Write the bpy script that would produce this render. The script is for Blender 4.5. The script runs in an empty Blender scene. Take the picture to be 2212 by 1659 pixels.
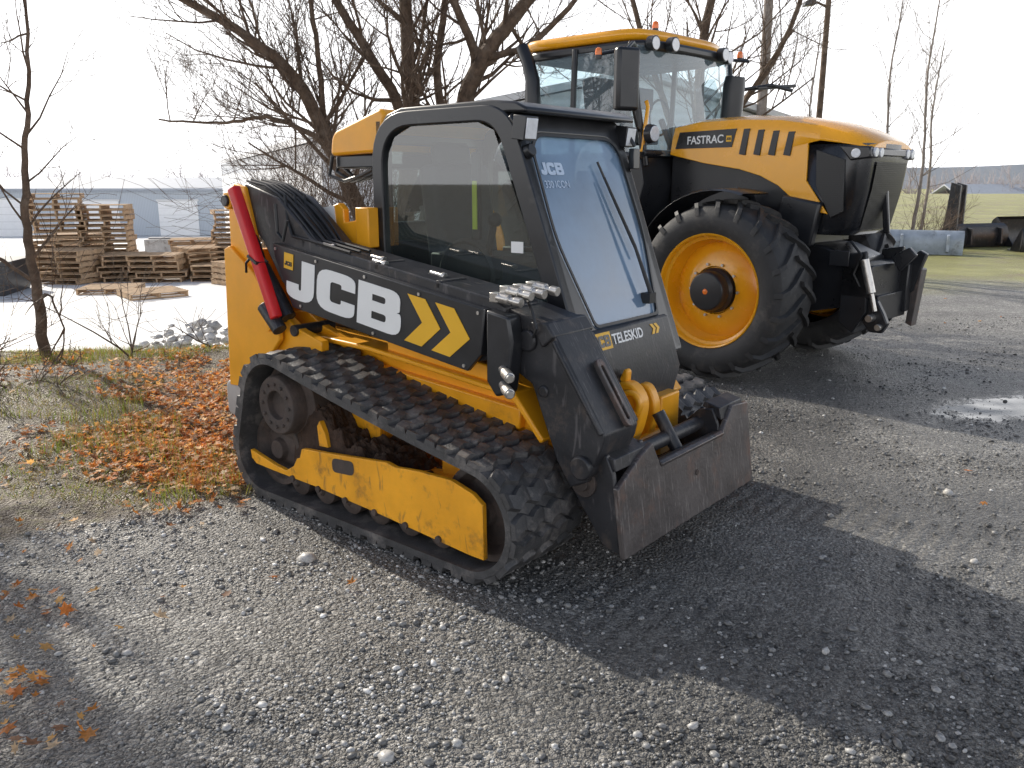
import bpy, math, random
import numpy as np
from mathutils import Vector, Matrix
RAD=math.radians
scene=bpy.context.scene
COL=scene.collection
rng=random.Random(11)

# ---------------------------------------------------------------- node helpers
def N(nt,typ,ins=None,**props):
    n=nt.nodes.new(typ)
    for k,v in props.items(): setattr(n,k,v)
    for k,v in (ins or {}).items():
        s=n.inputs[k]
        if isinstance(v,bpy.types.NodeSocket): nt.links.new(v,s)
        else: s.default_value=v
    return n
def MIX(nt,f,a,b,blend='MIX'):
    n=nt.nodes.new('ShaderNodeMix'); n.data_type='RGBA'; n.blend_type=blend
    for i,v in ((0,f),(6,a),(7,b)):
        if isinstance(v,bpy.types.NodeSocket): nt.links.new(v,n.inputs[i])
        else:
            if i and len(v)==3: v=(*v,1)
            n.inputs[i].default_value=v
    return n.outputs[2]
def RAMP(nt,f,stops):
    n=nt.nodes.new('ShaderNodeValToRGB'); nt.links.new(f,n.inputs[0])
    e=n.color_ramp.elements
    while len(e)<len(stops): e.new(.5)
    for i,(p,c) in enumerate(stops):
        e[i].position=p
        if not isinstance(c,(tuple,list)): c=(c,c,c)
        e[i].color=(*c[:3],1)
    return n.outputs[0]
def MATH(nt,op,a,b=0.0):
    return N(nt,'ShaderNodeMath',{0:a,1:b},operation=op).outputs[0]
def newmat(name):
    m=bpy.data.materials.new(name); m.use_nodes=True
    nt=m.node_tree; nt.nodes.clear()
    out=nt.nodes.new('ShaderNodeOutputMaterial')
    return m,nt,out
def mat(name,col,rough=.5,metal=0,var=.12,scale=6,bump=0,bscale=60,dirt=None,damt=.4,dscale=4,spec=.5,coat=0,emit=0,low=None,scr=None):
    m,nt,out=newmat(name)
    tc=N(nt,'ShaderNodeTexCoord').outputs['Object']
    n1=N(nt,'ShaderNodeTexNoise',{'Vector':tc,'Scale':scale,'Detail':6,'Roughness':.6}).outputs[0]
    f=RAMP(nt,n1,[(.3,0),(.7,1)])
    c=MIX(nt,f,tuple(x*(1-var) for x in col),tuple(min(1,x*(1+var)) for x in col))
    r=MATH(nt,'MULTIPLY_ADD',n1,.25); r.node.inputs[2].default_value=rough-.12
    if dirt:
        n2=N(nt,'ShaderNodeTexNoise',{'Vector':tc,'Scale':dscale,'Detail':9,'Roughness':.72}).outputs[0]
        lo=.62-.3*damt
        df=RAMP(nt,n2,[(lo,0),(lo+.16,1)])
        df=MATH(nt,'MULTIPLY',df,min(1,damt+.35))
        if low is not None:
            z=N(nt,'ShaderNodeSeparateXYZ',{0:tc}).outputs[2]
            g=N(nt,'ShaderNodeMapRange',{0:z,1:low,2:0.0,3:0.0,4:.8}).outputs[0]
            g=MATH(nt,'MULTIPLY',g,MATH(nt,'MULTIPLY',n2,1.5))
            df=MATH(nt,'MAXIMUM',df,g)
        c=MIX(nt,df,c,dirt)
        r=MATH(nt,'MAXIMUM',r,MATH(nt,'MULTIPLY',df,.8))
    if scr:   # long fine scratches
        mp=N(nt,'ShaderNodeMapping',{'Vector':tc,'Rotation':(.3,.5,.2),'Scale':(14,70,4)}).outputs[0]
        n4=N(nt,'ShaderNodeTexNoise',{'Vector':mp,'Scale':1.6,'Detail':4,'Distortion':.6}).outputs[0]
        sf=MATH(nt,'MULTIPLY',RAMP(nt,n4,[(.60,0),(.68,1)]),.55)
        c=MIX(nt,sf,c,scr)
    b=N(nt,'ShaderNodeBsdfPrincipled',{'Base Color':c,'Roughness':r,'Metallic':metal,'Specular IOR Level':spec,'Coat Weight':coat,'Coat Roughness':.15})
    if emit: b.inputs['Emission Color'].default_value=(*col,1); b.inputs['Emission Strength'].default_value=emit
    if bump:
        n3=N(nt,'ShaderNodeTexNoise',{'Vector':tc,'Scale':bscale,'Detail':5}).outputs[0]
        bm=N(nt,'ShaderNodeBump',{'Height':n3,'Strength':bump,'Distance':.01})
        nt.links.new(bm.outputs[0],b.inputs['Normal'])
    nt.links.new(b.outputs[0],out.inputs[0])
    return m
def glass(name,tint,refl=.06,dust_sheen=.08,dust_sheen_col=(.5,.6,.7),rough=.02):
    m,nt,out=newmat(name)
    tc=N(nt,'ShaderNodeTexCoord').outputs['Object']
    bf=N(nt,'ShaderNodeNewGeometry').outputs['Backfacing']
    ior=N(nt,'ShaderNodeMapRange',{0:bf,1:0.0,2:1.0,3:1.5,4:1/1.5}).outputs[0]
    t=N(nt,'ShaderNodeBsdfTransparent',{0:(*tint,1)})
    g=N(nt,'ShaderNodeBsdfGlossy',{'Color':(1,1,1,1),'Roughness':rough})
    d=N(nt,'ShaderNodeBsdfDiffuse',{0:(*dust_sheen_col,1)})  # diffuse layer: dust, and on the windscreen a painted sky reflection
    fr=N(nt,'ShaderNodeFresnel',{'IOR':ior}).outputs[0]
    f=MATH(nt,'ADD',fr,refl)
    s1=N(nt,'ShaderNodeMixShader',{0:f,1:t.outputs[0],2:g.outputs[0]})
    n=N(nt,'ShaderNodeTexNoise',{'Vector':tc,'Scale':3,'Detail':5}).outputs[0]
    df=N(nt,'ShaderNodeMapRange',{0:n,1:.3,2:.75,3:dust_sheen*.7,4:dust_sheen*1.35}).outputs[0]
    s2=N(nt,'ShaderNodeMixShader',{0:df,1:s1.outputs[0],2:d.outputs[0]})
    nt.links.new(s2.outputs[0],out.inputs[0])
    return m

YEL=(.90,.39,.012)
M={}
M['yel']=mat('loader_yellow_paint',YEL,.38,var=.08,dirt=(.12,.07,.04),damt=.06,dscale=3.5,coat=.2,low=.5)
M['yeld']=mat('worn_yellow_paint',YEL,.5,var=.14,dirt=(.11,.06,.032),damt=.30,dscale=7,bump=.15,bscale=40,scr=(.16,.08,.04))
M['tyel']=mat('tractor_yellow_paint',(.92,.41,.011),.25,var=.05,coat=.5)
M['blk']=mat('black_paint',(.020,.021,.024),.32,var=.25,dirt=(.09,.085,.08),damt=.12,dscale=7,coat=.2)
M['blkd']=mat('scuffed_black_steel',(.026,.026,.029),.40,var=.3,dirt=(.12,.09,.07),damt=.26,dscale=8,bump=.10,bscale=70,scr=(.13,.12,.12))
M['tblk']=mat('tractor_black_plastic',(.018,.019,.022),.30,var=.2)
M['gloss']=mat('satin_black_panel',(.014,.015,.018),.26,var=.2,coat=.25)
M['rub']=mat('dusty_rubber',(.06,.059,.06),.50,var=.35,scale=12,dirt=(.21,.19,.175),damt=.42,dscale=8,bump=.3,bscale=120)
M['tyre']=mat('tyre_rubber',(.03,.03,.031),.60,var=.3,scale=9,dirt=(.10,.09,.08),damt=.30,dscale=6,bump=.15,bscale=100)
M['rust']=mat('rusty_brown_steel',(.075,.055,.046),.75,var=.4,scale=10,dirt=(.05,.042,.038),damt=.5,dscale=9,bump=.3,bscale=80)
M['plate']=mat('worn_steel_plate',(.10,.088,.084),.40,metal=.35,var=.3,scale=7,dirt=(.20,.12,.09),damt=.36,dscale=6,bump=.2,bscale=50,scr=(.36,.33,.31))
M['mud']=mat('dried_mud',(.055,.032,.021),.95,var=.5,scale=20,bump=1.0,bscale=60)
M['red']=mat('red_paint',(.60,.012,.014),.35,var=.15,dirt=(.2,.05,.04),damt=.08)
M['sil']=mat('plated_steel',(.55,.53,.5),.32,metal=.9,var=.15,dirt=(.12,.1,.08),damt=.3,dscale=20)
M['galv']=mat('galvanised_panel',(.36,.41,.48),.5,metal=.1,var=.25,scale=3,dirt=(.12,.11,.10),damt=.35)
M['wht']=mat('white_vinyl',(.84,.84,.82),.45,var=.03)
M['dec']=mat('yellow_vinyl',(.84,.46,.02),.45,var=.04)
M['grey']=mat('grey_casting',(.42,.40,.38),.55,var=.2,dirt=(.12,.09,.07),damt=.35,dscale=5)
M['hose']=mat('hose_rubber',(.02,.02,.021),.42,var=.3)
M['seat']=mat('seat_vinyl',(.03,.03,.033),.6,var=.2,scale=20)
M['seatg']=mat('grey_seat_fabric',(.05,.055,.065),.7,var=.2,scale=20)
M['lens']=mat('clear_lamp_lens',(.75,.77,.8),.12,var=.1,scale=40,coat=.6)
M['org']=mat('orange_lens',(.85,.18,.01),.2,var=.1,coat=.5)
M['lime']=mat('lime_label',(.55,.62,.03),.5,var=.1)
M['bark']=mat('bark',(.125,.085,.058),.9,var=.5,scale=9,bump=.8,bscale=35,dirt=(.22,.17,.13),damt=.4,dscale=6)
M['barkp']=mat('pale_bark',(.28,.24,.21),.9,var=.3,scale=9,bump=.4,bscale=35)
M['wood']=mat('pallet_wood',(.48,.33,.20),.8,var=.35,scale=5,bump=.2,dirt=(.20,.16,.12),damt=.3,dscale=3)
M['gside']=glass('tinted_side_glass',(.64,.72,.69),.07,.035,(.45,.5,.48))
M['gfront']=glass('dusty_sky_sheen_windscreen',(.50,.58,.64),.11,.42,(.38,.56,.80),.06)  # pale blue sky reflection painted in through the diffuse layer
M['gtr']=glass('tractor_glass',(.80,.90,.93),.06,.14,(.52,.68,.78))

# ---------------------------------------------------------------- noise
def vn(x,y,seed=0):
    x=np.asarray(x,float); y=np.asarray(y,float)
    xi=np.floor(x).astype(np.int64); yi=np.floor(y).astype(np.int64); fx=x-xi; fy=y-yi
    fx=fx*fx*(3-2*fx); fy=fy*fy*(3-2*fy)
    def h(a,b_):
        n=(a*374761393+b_*668265263+seed*1442695041)&0x7fffffff
        n=((n^(n>>13))*1274126177)&0x7fffffff
        return ((n^(n>>16))&0xffff)/65535.
    return (h(xi,yi)*(1-fx)+h(xi+1,yi)*fx)*(1-fy)+(h(xi,yi+1)*(1-fx)+h(xi+1,yi+1)*fx)*fy-.5
def sm(t): t=np.clip(t,0,1); return t*t*(3-2*t)

# ---------------------------------------------------------------- mesh builder
class MB:
    def __init__(s): s.v=[]; s.f=[]; s.m=[]
    def add(s,vs,fs,m=0):
        o=len(s.v); s.v.extend(tuple(v) for v in vs)
        s.f.extend(tuple(i+o for i in f) for f in fs); s.m.extend([m]*len(fs))
        return s
    def box(s,c,size,rot=(0,0,0),m=0,top=1.0):
        from mathutils import Euler
        E=Euler([RAD(a) for a in rot]).to_matrix(); c=Vector(c)
        hx,hy,hz=[a/2 for a in size]; vs=[]
        for z in (-1,1):
            k=top if z>0 else 1
            for x,y in ((-1,-1),(1,-1),(1,1),(-1,1)): vs.append(c+E@Vector((x*hx*k,y*hy*k,z*hz)))
        return s.add(vs,[(3,2,1,0),(4,5,6,7),(0,1,5,4),(1,2,6,5),(2,3,7,6),(3,0,4,7)],m)
    def prism(s,pts,a,b,axis='y',m=0):
        n=len(pts)
        def P(u,v,w): return {'y':(u,w,v),'x':(w,u,v),'z':(u,v,w)}[axis]
        vs=[P(u,v,a) for u,v in pts]+[P(u,v,b) for u,v in pts]
        fs=[tuple(range(n)),tuple(range(2*n-1,n-1,-1))]+[(i,i+n,(i+1)%n+n,(i+1)%n) for i in range(n)]
        return s.add(vs,fs,m)
    def tube(s,pts,r,n=8,m=0,caps=True):
        pts=[Vector(p) for p in pts]; k=len(pts)
        if not hasattr(r,'__len__'): r=[r]*k
        vs=[];u=None
        for i in range(k):
            t=(pts[min(i+1,k-1)]-pts[max(i-1,0)])
            if t.length<1e-7: t=Vector((0,0,1))
            t.normalize()
            if u is None:
                u=t.orthogonal().normalized()
            else:
                u=(u-t*u.dot(t))
                u=u.normalized() if u.length>1e-5 else t.orthogonal().normalized()
            w=t.cross(u)
            for j in range(n):
                a=2*math.pi*j/n
                vs.append(pts[i]+(u*math.cos(a)+w*math.sin(a))*r[i])
        fs=[(i*n+j,i*n+(j+1)%n,(i+1)*n+(j+1)%n,(i+1)*n+j) for i in range(k-1) for j in range(n)]
        if caps: fs+=[tuple(range(n-1,-1,-1)),tuple((k-1)*n+j for j in range(n))]
        return s.add(vs,fs,m)
    def cyl(s,a,b,r,r2=None,n=18,m=0): return s.tube([a,b],[r,r if r2 is None else r2],n,m)
    def lathe(s,prof,c,n=40,m=0,axis='y',closed=False):
        vs=[];k=len(prof)
        for i in range(n):
            a=2*math.pi*i/n;ca,sa=math.cos(a),math.sin(a)
            for r,h in prof:
                if axis=='y': vs.append((c[0]+r*ca,c[1]+h,c[2]+r*sa))
                elif axis=='z': vs.append((c[0]+r*ca,c[1]+r*sa,c[2]+h))
                else: vs.append((c[0]+h,c[1]+r*ca,c[2]+r*sa))
        fs=[]
        for i in range(n):
            for j in range(k if closed else k-1):
                fs.append((i*k+j,i*k+(j+1)%k,((i+1)%n)*k+(j+1)%k,((i+1)%n)*k+j))
        return s.add(vs,fs,m)
    def ball(s,c,r,m=0,seed=0,amp=0,n=10,sq=(1,1,1)):
        rr=random.Random(seed);vs=[];fs=[]
        rings=n//2+1
        for i in range(rings+1):
            th=math.pi*i/rings
            for j in range(n):
                ph=2*math.pi*j/n; k=r*(1+amp*(rr.random()-.5)*(0 if i in(0,rings) else 1))
                vs.append((c[0]+sq[0]*k*math.sin(th)*math.cos(ph),c[1]+sq[1]*k*math.sin(th)*math.sin(ph),c[2]+sq[2]*k*math.cos(th)))
        for i in range(rings):
            for j in range(n): fs.append((i*n+j,(i+1)*n+j,(i+1)*n+(j+1)%n,i*n+(j+1)%n))
        return s.add(vs,fs,m)
    def ring(s,outer,inner,mapf,h,m=0):
        n=len(outer)
        vs=[mapf(*p,0) for p in outer]+[mapf(*p,0) for p in inner]+[mapf(*p,h) for p in outer]+[mapf(*p,h) for p in inner]
        fs=[]
        for i in range(n):
            j=(i+1)%n
            fs+=[(i,j,n+j,n+i),(2*n+i,3*n+i,3*n+j,2*n+j),(i,2*n+i,2*n+j,j),(n+i,n+j,3*n+j,3*n+i)]
        return s.add(vs,fs,m)
    def obj(s,name,parent=None,mats=(),bevel=0,seg=2,smooth=True,fix=True,angle=35,**props):
        me=bpy.data.meshes.new(name); me.from_pydata(s.v,[],s.f)
        for mm in mats: me.materials.append(M[mm] if isinstance(mm,str) else mm)
        me.polygons.foreach_set('material_index',s.m)
        if fix:
            import bmesh
            bm=bmesh.new(); bm.from_mesh(me); bmesh.ops.recalc_face_normals(bm,faces=bm.faces); bm.to_mesh(me); bm.free()
        if smooth:
            me.polygons.foreach_set('use_smooth',[True]*len(me.polygons))
            me.set_sharp_from_angle(angle=RAD(angle))
        me.update()
        ob=bpy.data.objects.new(name,me); COL.objects.link(ob)
        if parent: ob.parent=parent
        if bevel:
            b=ob.modifiers.new('bevel','BEVEL'); b.width=bevel; b.segments=seg; b.limit_method='ANGLE'; b.angle_limit=RAD(40); b.harden_normals=False
        for k,v in props.items(): ob[k]=v
        return ob
def empty(name,loc,rotz,label,cat,parent=None,**p):
    e=bpy.data.objects.new(name,None); COL.objects.link(e); e.location=loc; e.rotation_euler=(0,0,rotz); e.empty_display_size=.3
    if parent: e.parent=parent
    else: e['label']=label; e['category']=cat
    for k,v in p.items(): e[k]=v
    return e
def fillet(pts,seg=5):
    out=[];n=len(pts)
    for i,(x,y,r) in enumerate(pts):
        p=Vector((x,y)); a=Vector(pts[i-1][:2]); b=Vector(pts[(i+1)%n][:2])
        da=(a-p); db=(b-p)
        ra=min(r,da.length*.5); rb=min(r,db.length*.5)
        p0=p+da.normalized()*ra; p1=p+db.normalized()*rb
        for k in range(seg+1):
            t=k/seg; q=p0*(1-t)**2+p*(2*t*(1-t))+p1*t*t; out.append((q.x,q.y))
    return out
def curve_mesh(name,cu,mtx,parent,mt):
    ob=bpy.data.objects.new(name+'_c',cu); COL.objects.link(ob)
    bpy.context.view_layer.update()
    dg=bpy.context.evaluated_depsgraph_get()
    me=bpy.data.meshes.new_from_object(ob.evaluated_get(dg)); me.name=name
    bpy.data.objects.remove(ob)
    me.transform(mtx); me.materials.clear(); me.materials.append(M[mt])
    o=bpy.data.objects.new(name,me); COL.objects.link(o); o.parent=parent
    return o
def text(name,parent,s,size,mtx,mt,off=0,xs=1.0):
    cu=bpy.data.curves.new(name,'FONT'); cu.body=s; cu.size=size; cu.offset=off; cu.extrude=.0008
    return curve_mesh(name,cu,mtx@Matrix.Diagonal((xs,1,1,1)),parent,mt)
def shapes(name,parent,polys,mtx,mt,ext=.001):
    cu=bpy.data.curves.new(name,'CURVE'); cu.dimensions='2D'; cu.fill_mode='BOTH'; cu.extrude=ext
    for p in polys:
        q=[p[0]]
        for a in p[1:]:
            if math.hypot(a[0]-q[-1][0],a[1]-q[-1][1])>1e-5: q.append(a)
        if math.hypot(q[0][0]-q[-1][0],q[0][1]-q[-1][1])<1e-5: q.pop()
        sp=cu.splines.new('POLY'); sp.points.add(len(q)-1); sp.use_cyclic_u=True
        for i,(x,y) in enumerate(q): sp.points[i].co=(x,y,0,1)
    return curve_mesh(name,cu,mtx,parent,mt)
def frame(o,u,v):
    u=Vector(u).normalized(); v=Vector(v).normalized(); w=u.cross(v)
    return Matrix((( u.x,v.x,w.x,o[0]),(u.y,v.y,w.y,o[1]),(u.z,v.z,w.z,o[2]),(0,0,0,1)))
J=[fillet([(.40,1,0),(.74,1,0),(.74,0,.34),(0,0,.34),(0,.40,0),(.33,.40,0),(.33,.26,.05),(.40,.26,.05)])]
Cc=[fillet([(.95,.64,0),(.95,1,.30),(0,1,.34),(0,0,.34),(.95,0,.30),(.95,.37,0),(.62,.37,0),(.62,.26,.07),(.34,.26,.08),(.34,.74,.08),(.62,.74,.07),(.62,.64,0)])]
B=[fillet([(0,0,0),(.99,0,.27),(.99,.52,.22),(.885,.525,0),(.95,.56,.03),(.95,1,.25),(0,1,0)]),
   fillet([(.33,.63,0),(.33,.78,0),(.63,.78,.06),(.63,.63,.06)]),fillet([(.33,.22,0),(.33,.39,0),(.66,.39,.07),(.66,.22,.07)])]
def jcb(name,parent,mtx,w,h,mt):
    polys=[];x=0
    for g,gw in ((J,.74),(Cc,.95),(B,.99)):
        for p in g: polys.append([((px+x)*w/2.82,py*h) for px,py in p])
        x+=gw+.07
    return shapes(name,parent,polys,mtx,mt)
def chev(name,parent,mtx,w,h,mt):
    ps=[];t=.29*w
    for k in (0,.45*w):
        ps.append([(k,0),(k+t,0),(k+t+.27*w,h/2),(k+t,h),(k,h),(k+.27*w,h/2)])
    return shapes(name,parent,ps,mtx,mt)

# ================================================================ TRACK LOADER
LD=empty('compact_track_loader',(-.10,4.293,0),RAD(-39.7),'yellow and black rubber-tracked loader with side boom parked on gravel','loader')
b=MB()
b.prism([(-1.22,.30),(-1.25,.72),(-.95,.80),(-.3,.79),(.62,.70),(.80,.52),(.78,.24),(.6,.2),(-1.05,.2)],-.47,.47)
b.prism([(-.95,.80),(-.3,.79),(.62,.705),(.78,.53),(.80,.55),(.64,.73),(-.3,.815),(-.95,.83)],-.60,.60)
b.box((.1,-.485,.62),(1.0,.05,.10),(0,4,0))
b.box((.15,-.50,.55),(.25,.06,.05),(0,4,0))
b.prism([(-.2,.80),(-.2,.87),(.45,.82),(.52,.74)],-.56,-.50)
b.obj('chassis',LD,['yel'],.008)
b=MB()
b.prism(fillet([(-1.42,.30,.04),(-1.42,.50,.05),(-1.2,.52,.02),(-1.2,.28,.02)]),-.72,.72)
b.obj('rear_bumper',LD,['grey'],.03,3)
b=MB()
for y0,y1 in ((-.73,-.70),(-.44,-.41)):
    b.prism([(-1.36,.48),(-1.31,1.25),(-1.26,1.27),(-1.05,1.14),(-.86,.93),(-.85,.80),(-.93,.72),(-1.02,.5)],y0,y1)
    b.prism([(-1.29,1.10),(-1.27,1.54),(-1.2,1.60),(-1.11,1.58),(-.98,1.12)],y0+.025,y1+.02)
b.box((-1.325,-.57,.87),(.05,.29,.74),(0,3.5,0))
b.cyl((-1.2,-.76,1.51),(-1.2,-.38,1.51),.045)
for y in (-.69,-.54):
    b.prism([(-.98,.66),(-.98,.92),(-.86,.93),(-.72,.86),(-.55,.82),(-.55,.77)],y,y+.05)
b.obj('boom_tower',LD,['yel'],.006)
MB().cyl((-.76,-.705,.855),(-.76,-.45,.855),.03).obj('pivot_pin',LD,['blkd'],.003)
MB().cyl((-1.2,-.775,1.51),(-1.2,-.755,1.51),.03).obj('pivot_pin',LD,['blkd'],.003)
MB().cyl((-.90,-.77,.98),(-.78,-.77,.865),.042,.038,14).obj('pivot_pin',LD,['blkd'],.003)
MB().cyl((-.93,-.745,.86),(-.93,-.725,.86),.022,n=16).obj('pivot_pin',LD,['yel'],.003)
b=MB()
b.prism([(-1.25,.7),(-1.25,1.22),(-1.1,1.36),(-.55,1.40),(-.5,1.3),(-.5,.7)],-.36,.50)
b.obj('engine_cover',LD,['blk'],.03,3)
b=MB()
b.prism([(-.86,1.20),(-.90,1.38),(-.80,1.47),(-.70,1.50),(-.66,1.47),(-.66,1.40),(-.53,1.42),(-.52,1.25)],-.42,-.38)
b.box((-.50,-.40,1.38),(.10,.07,.20))
b.obj('rear_bracket',LD,['yel'],.006)
b=MB(); b.box((-.78,-.423,1.43),(.11,.004,.10),(0,-6,0)); b.obj('paper_label',LD,['wht'])
b=MB()
b.prism(fillet([(-.86,1.74,.03),(-.84,1.86,.05),(-.45,1.965,.02),(-.42,1.93,.01),(-.47,1.75,.02)]),-.33,.48)
b.obj('rear_canopy',LD,['yel'],.02,3)
b=MB(); b.box((-.66,.05,1.71),(.36,.72,.07)); b.obj('canopy_underside',LD,['blk'],.01)
for i in range(3):
    y=-.33+.05*i
    MB().tube([(-.84,y,1.74),(-.86,y-.01,1.64+.02*i),(-.75,y,1.61),(-.62,y+.01,1.64),(-.52,y,1.67)],.010,8).obj('hydraulic_hose',LD,['hose'])

# boom
BM=empty('boom',(0,0,0),0,'','',LD)
al=math.atan2(-.204,1.447); ca,sa=math.cos(al),math.sin(al)
def bp(u,v,y): return (-.861+u*ca-v*sa, y, 1.302+u*sa+v*ca)
b=MB()
prof=[(-1.25,1.46),(-1.23,1.56),(-1.12,1.60),(-.85,1.53),(-.70,1.42),(-.55,1.305),(.60,1.14),(.66,1.11),(.66,.90),(.50,.86),(-.70,1.01),(-.86,1.10),(-1.0,1.30),(-1.15,1.42)]
b.prism(prof,-.685,-.455)
b.obj('boom_housing',BM,['blkd'],.008)
b=MB()
pan=[bp(0,0,0),bp(1.46,0,0),bp(1.46,-.20,0),bp(1.40,-.285,0),bp(.18,-.295,0),bp(0.02,-.07,0)]
b.prism([(p[0],p[2]) for p in pan],-.725,-.70)
b.prism([(p[0],p[2]) for p in [bp(0,0,0),bp(1.46,0,0),bp(1.46,-.015,0),bp(0,-.015,0)]],-.70,-.60)
b.box(bp(1.46,-.1,-.69),(.012,.07,.20),(0,8,0))
b.obj('side_panel',BM,['blk'],.004)
for u,v in ((.03,-.022),(.36,-.022),(.72,-.022),(1.08,-.022),(1.43,-.022),(.25,-.272),(.8,-.272),(1.38,-.265)):
    p=bp(u,v,-.725); MB().cyl(p,(p[0],-.731,p[2]),.008,n=10).obj('panel_bolt',BM,['sil'])
mt=lambda u,v,y=-.7275: frame(bp(u,v,y),(ca,0,sa),(-sa,0,ca))
jcb('logo_lettering',BM,mt(.13,-.248),.85,.205,'wht')
shapes('logo_badge',BM,[[(0,0),(.075,0),(.075,.080),(0,.080)]],mt(.105,-.105),'dec')
jcb('badge_lettering',BM,mt(.113,-.088,-.7295),.058,.022,'blk')
chev('chevron_marking',BM,mt(1.01,-.25),.385,.215,'dec')
for i in range(6):
    y=-.665+.030*i; z=.006+.007*(i%3)
    pts=[(-1.14,y,1.612+.006*(i%2)),(-.98,y,1.588),(-.87,y,1.545),(-.75,y+.004,1.455+z),(-.65,y,1.383+z)]
    for k in range(8):
        u=.34+.15*k; pts.append(bp(u,.010+z+.009*math.sin(k*1.7+i*2),y+.014*math.sin(k*1.1+i)))
    MB().tube(pts,(.0065,.0095,.0075)[i%3],8).obj('boom_hose',BM,['hose'])
for i in range(3):
    y=-.66+.06*i
    MB().tube([(-.82,y,1.54),(-.77,y-.03,1.42),(-.73,y-.035,1.34),(-.60,y-.03,1.325),(-.3,y-.02,1.28)],.008,8).obj('boom_hose',BM,['hose'])
MB().tube([(-.80,-.735,1.50),(-.79,-.74,1.36),(-.74,-.745,1.32),(-.71,-.735,1.42)],.009,8).obj('boom_hose',BM,['hose'])
for u,y in ((.62,-.6),(.7,-.66),(1.0,-.58),(.30,-.64)):
    MB().tube([bp(u,.045,y),bp(u+.07,.045,y),bp(u+.071,.045,y),bp(u+.09,.045,y)],[.012,.012,.017,.017],8).obj('hose_fitting',BM,['sil'],.002)
for u in (.2,.75,1.15):
    MB().box(bp(u,.032,-.6),(.025,.17,.035),(0,8,0)).obj('hose_clamp',BM,['blkd'],.003)
for i,(x,y,z) in enumerate(((.66,-.66,1.175),(.68,-.60,1.178),(.70,-.54,1.185),(.64,-.70,1.15))):
    b=MB(); b.tube([(x,y,z),(x+.06,y,z-.007),(x+.061,y,z-.007),(x+.085,y,z-.010),(x+.086,y,z-.010),(x+.12,y,z-.014)],[.022,.022,.015,.015,.020,.020],14); b.box((x-.01,y,z),(.045,.038,.038))
    b.obj('hydraulic_coupling',BM,['sil'],.002)
for z in (.865,.80):
    MB().tube([(.69,-.735,z),(.73,-.765,z-.004),(.731,-.766,z-.004),(.79,-.808,z-.01),(.791,-.809,z-.01),(.80,-.817,z-.011)],[.017,.017,.022,.022,.016,.016],16).obj('hydraulic_coupling',BM,['sil'],.002)
MB().tube([(.72,-.62,1.15),(.80,-.68,1.10),(.83,-.69,1.04),(.80,-.675,1.0)],.006,6).obj('boom_hose',BM,['hose'])
b=MB()
b.prism([(.60,1.10),(.72,1.08),(.74,.98),(.71,.76),(.65,.74),(.60,.80)],-.735,-.655)
b.obj('coupling_guard',BM,['blk'],.012,3)
b=MB()
b.prism([(.58,1.12),(.86,1.06),(.92,.98),(1.14,.65),(1.13,.60),(1.06,.44),(.98,.40),(.91,.50),(.78,.80),(.58,.90)],-.655,-.41)
b.prism([(.78,1.06),(.86,1.065),(.90,1.01),(.84,.96)],-.67,-.39)
b.prism([(.90,1.0),(1.135,.655),(1.12,.645),(.885,.985)],-.672,-.393)
b.cyl((.76,-.670,.98),(.76,-.65,.98),.045); b.cyl((1.04,-.68,.50),(1.04,-.40,.50),.05)
b.cyl((.84,-.665,.78),(.84,-.65,.78),.026)
b.obj('boom_head',BM,['blkd'],.008,2)
b=MB()
nrm=Vector((.83,0,.56)); tan=Vector((.56,0,-.83))
base=Vector((.982,-.50,.90))
def hp(t,y,n): return base+tan*t+Vector((0,y,0))+nrm*n
out=fillet([(0,-.025,.025),(.30,-.025,.025),(.30,.025,.025),(0,.025,.025)]); inn=fillet([(.03,-.010,.010),(.27,-.010,.010),(.27,.010,.010),(.03,.010,.010)])
b.ring(out,inn,lambda t,y,n:hp(t,y,.0+n),.022)
b.obj('head_bracket',BM,['plate'],.003)
# red strut
b=MB()
a0=Vector((-1.085,-.76,1.575)); a1=Vector((-.785,-.76,.93)); d=(a1-a0).normalized(); px=Vector((-d.z,0,d.x))
sec=fillet([(-.034,0,.02),(-.034,-.05,.022),(.034,-.05,.022),(.034,0,.01)],4)
vs=[a0+px*u+Vector((0,v,0)) for u,v in sec]+[a1+px*u*.85+Vector((0,v,0)) for u,v in sec]; n=len(sec)
b.add(vs,[tuple(range(n)),tuple(range(2*n-1,n-1,-1))]+[(i,i+n,(i+1)%n+n,(i+1)%n) for i in range(n)])
b.obj('boom_safety_strut',LD,['red'],.006)
for t in (.55,):
    p=a0.lerp(a1,t)+Vector((0,-.02,0)); MB().box(p,(.085,.075,.014),(0,25,0)).obj('strut_strap',LD,['hose'])
MB().tube([(-.94,-.80,1.235),(-.98,-.81,1.20),(-1.0,-.80,1.15)],.007,6).obj('strut_strap',LD,['hose'])
MB().tube([(-1.14,-.70,1.50),(-1.0,-.70,1.17),(-.999,-.70,1.165),(-.80,-.70,.92)],[.028,.028,.042,.042],14).obj('lift_cylinder',LD,['blkd'])

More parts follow.
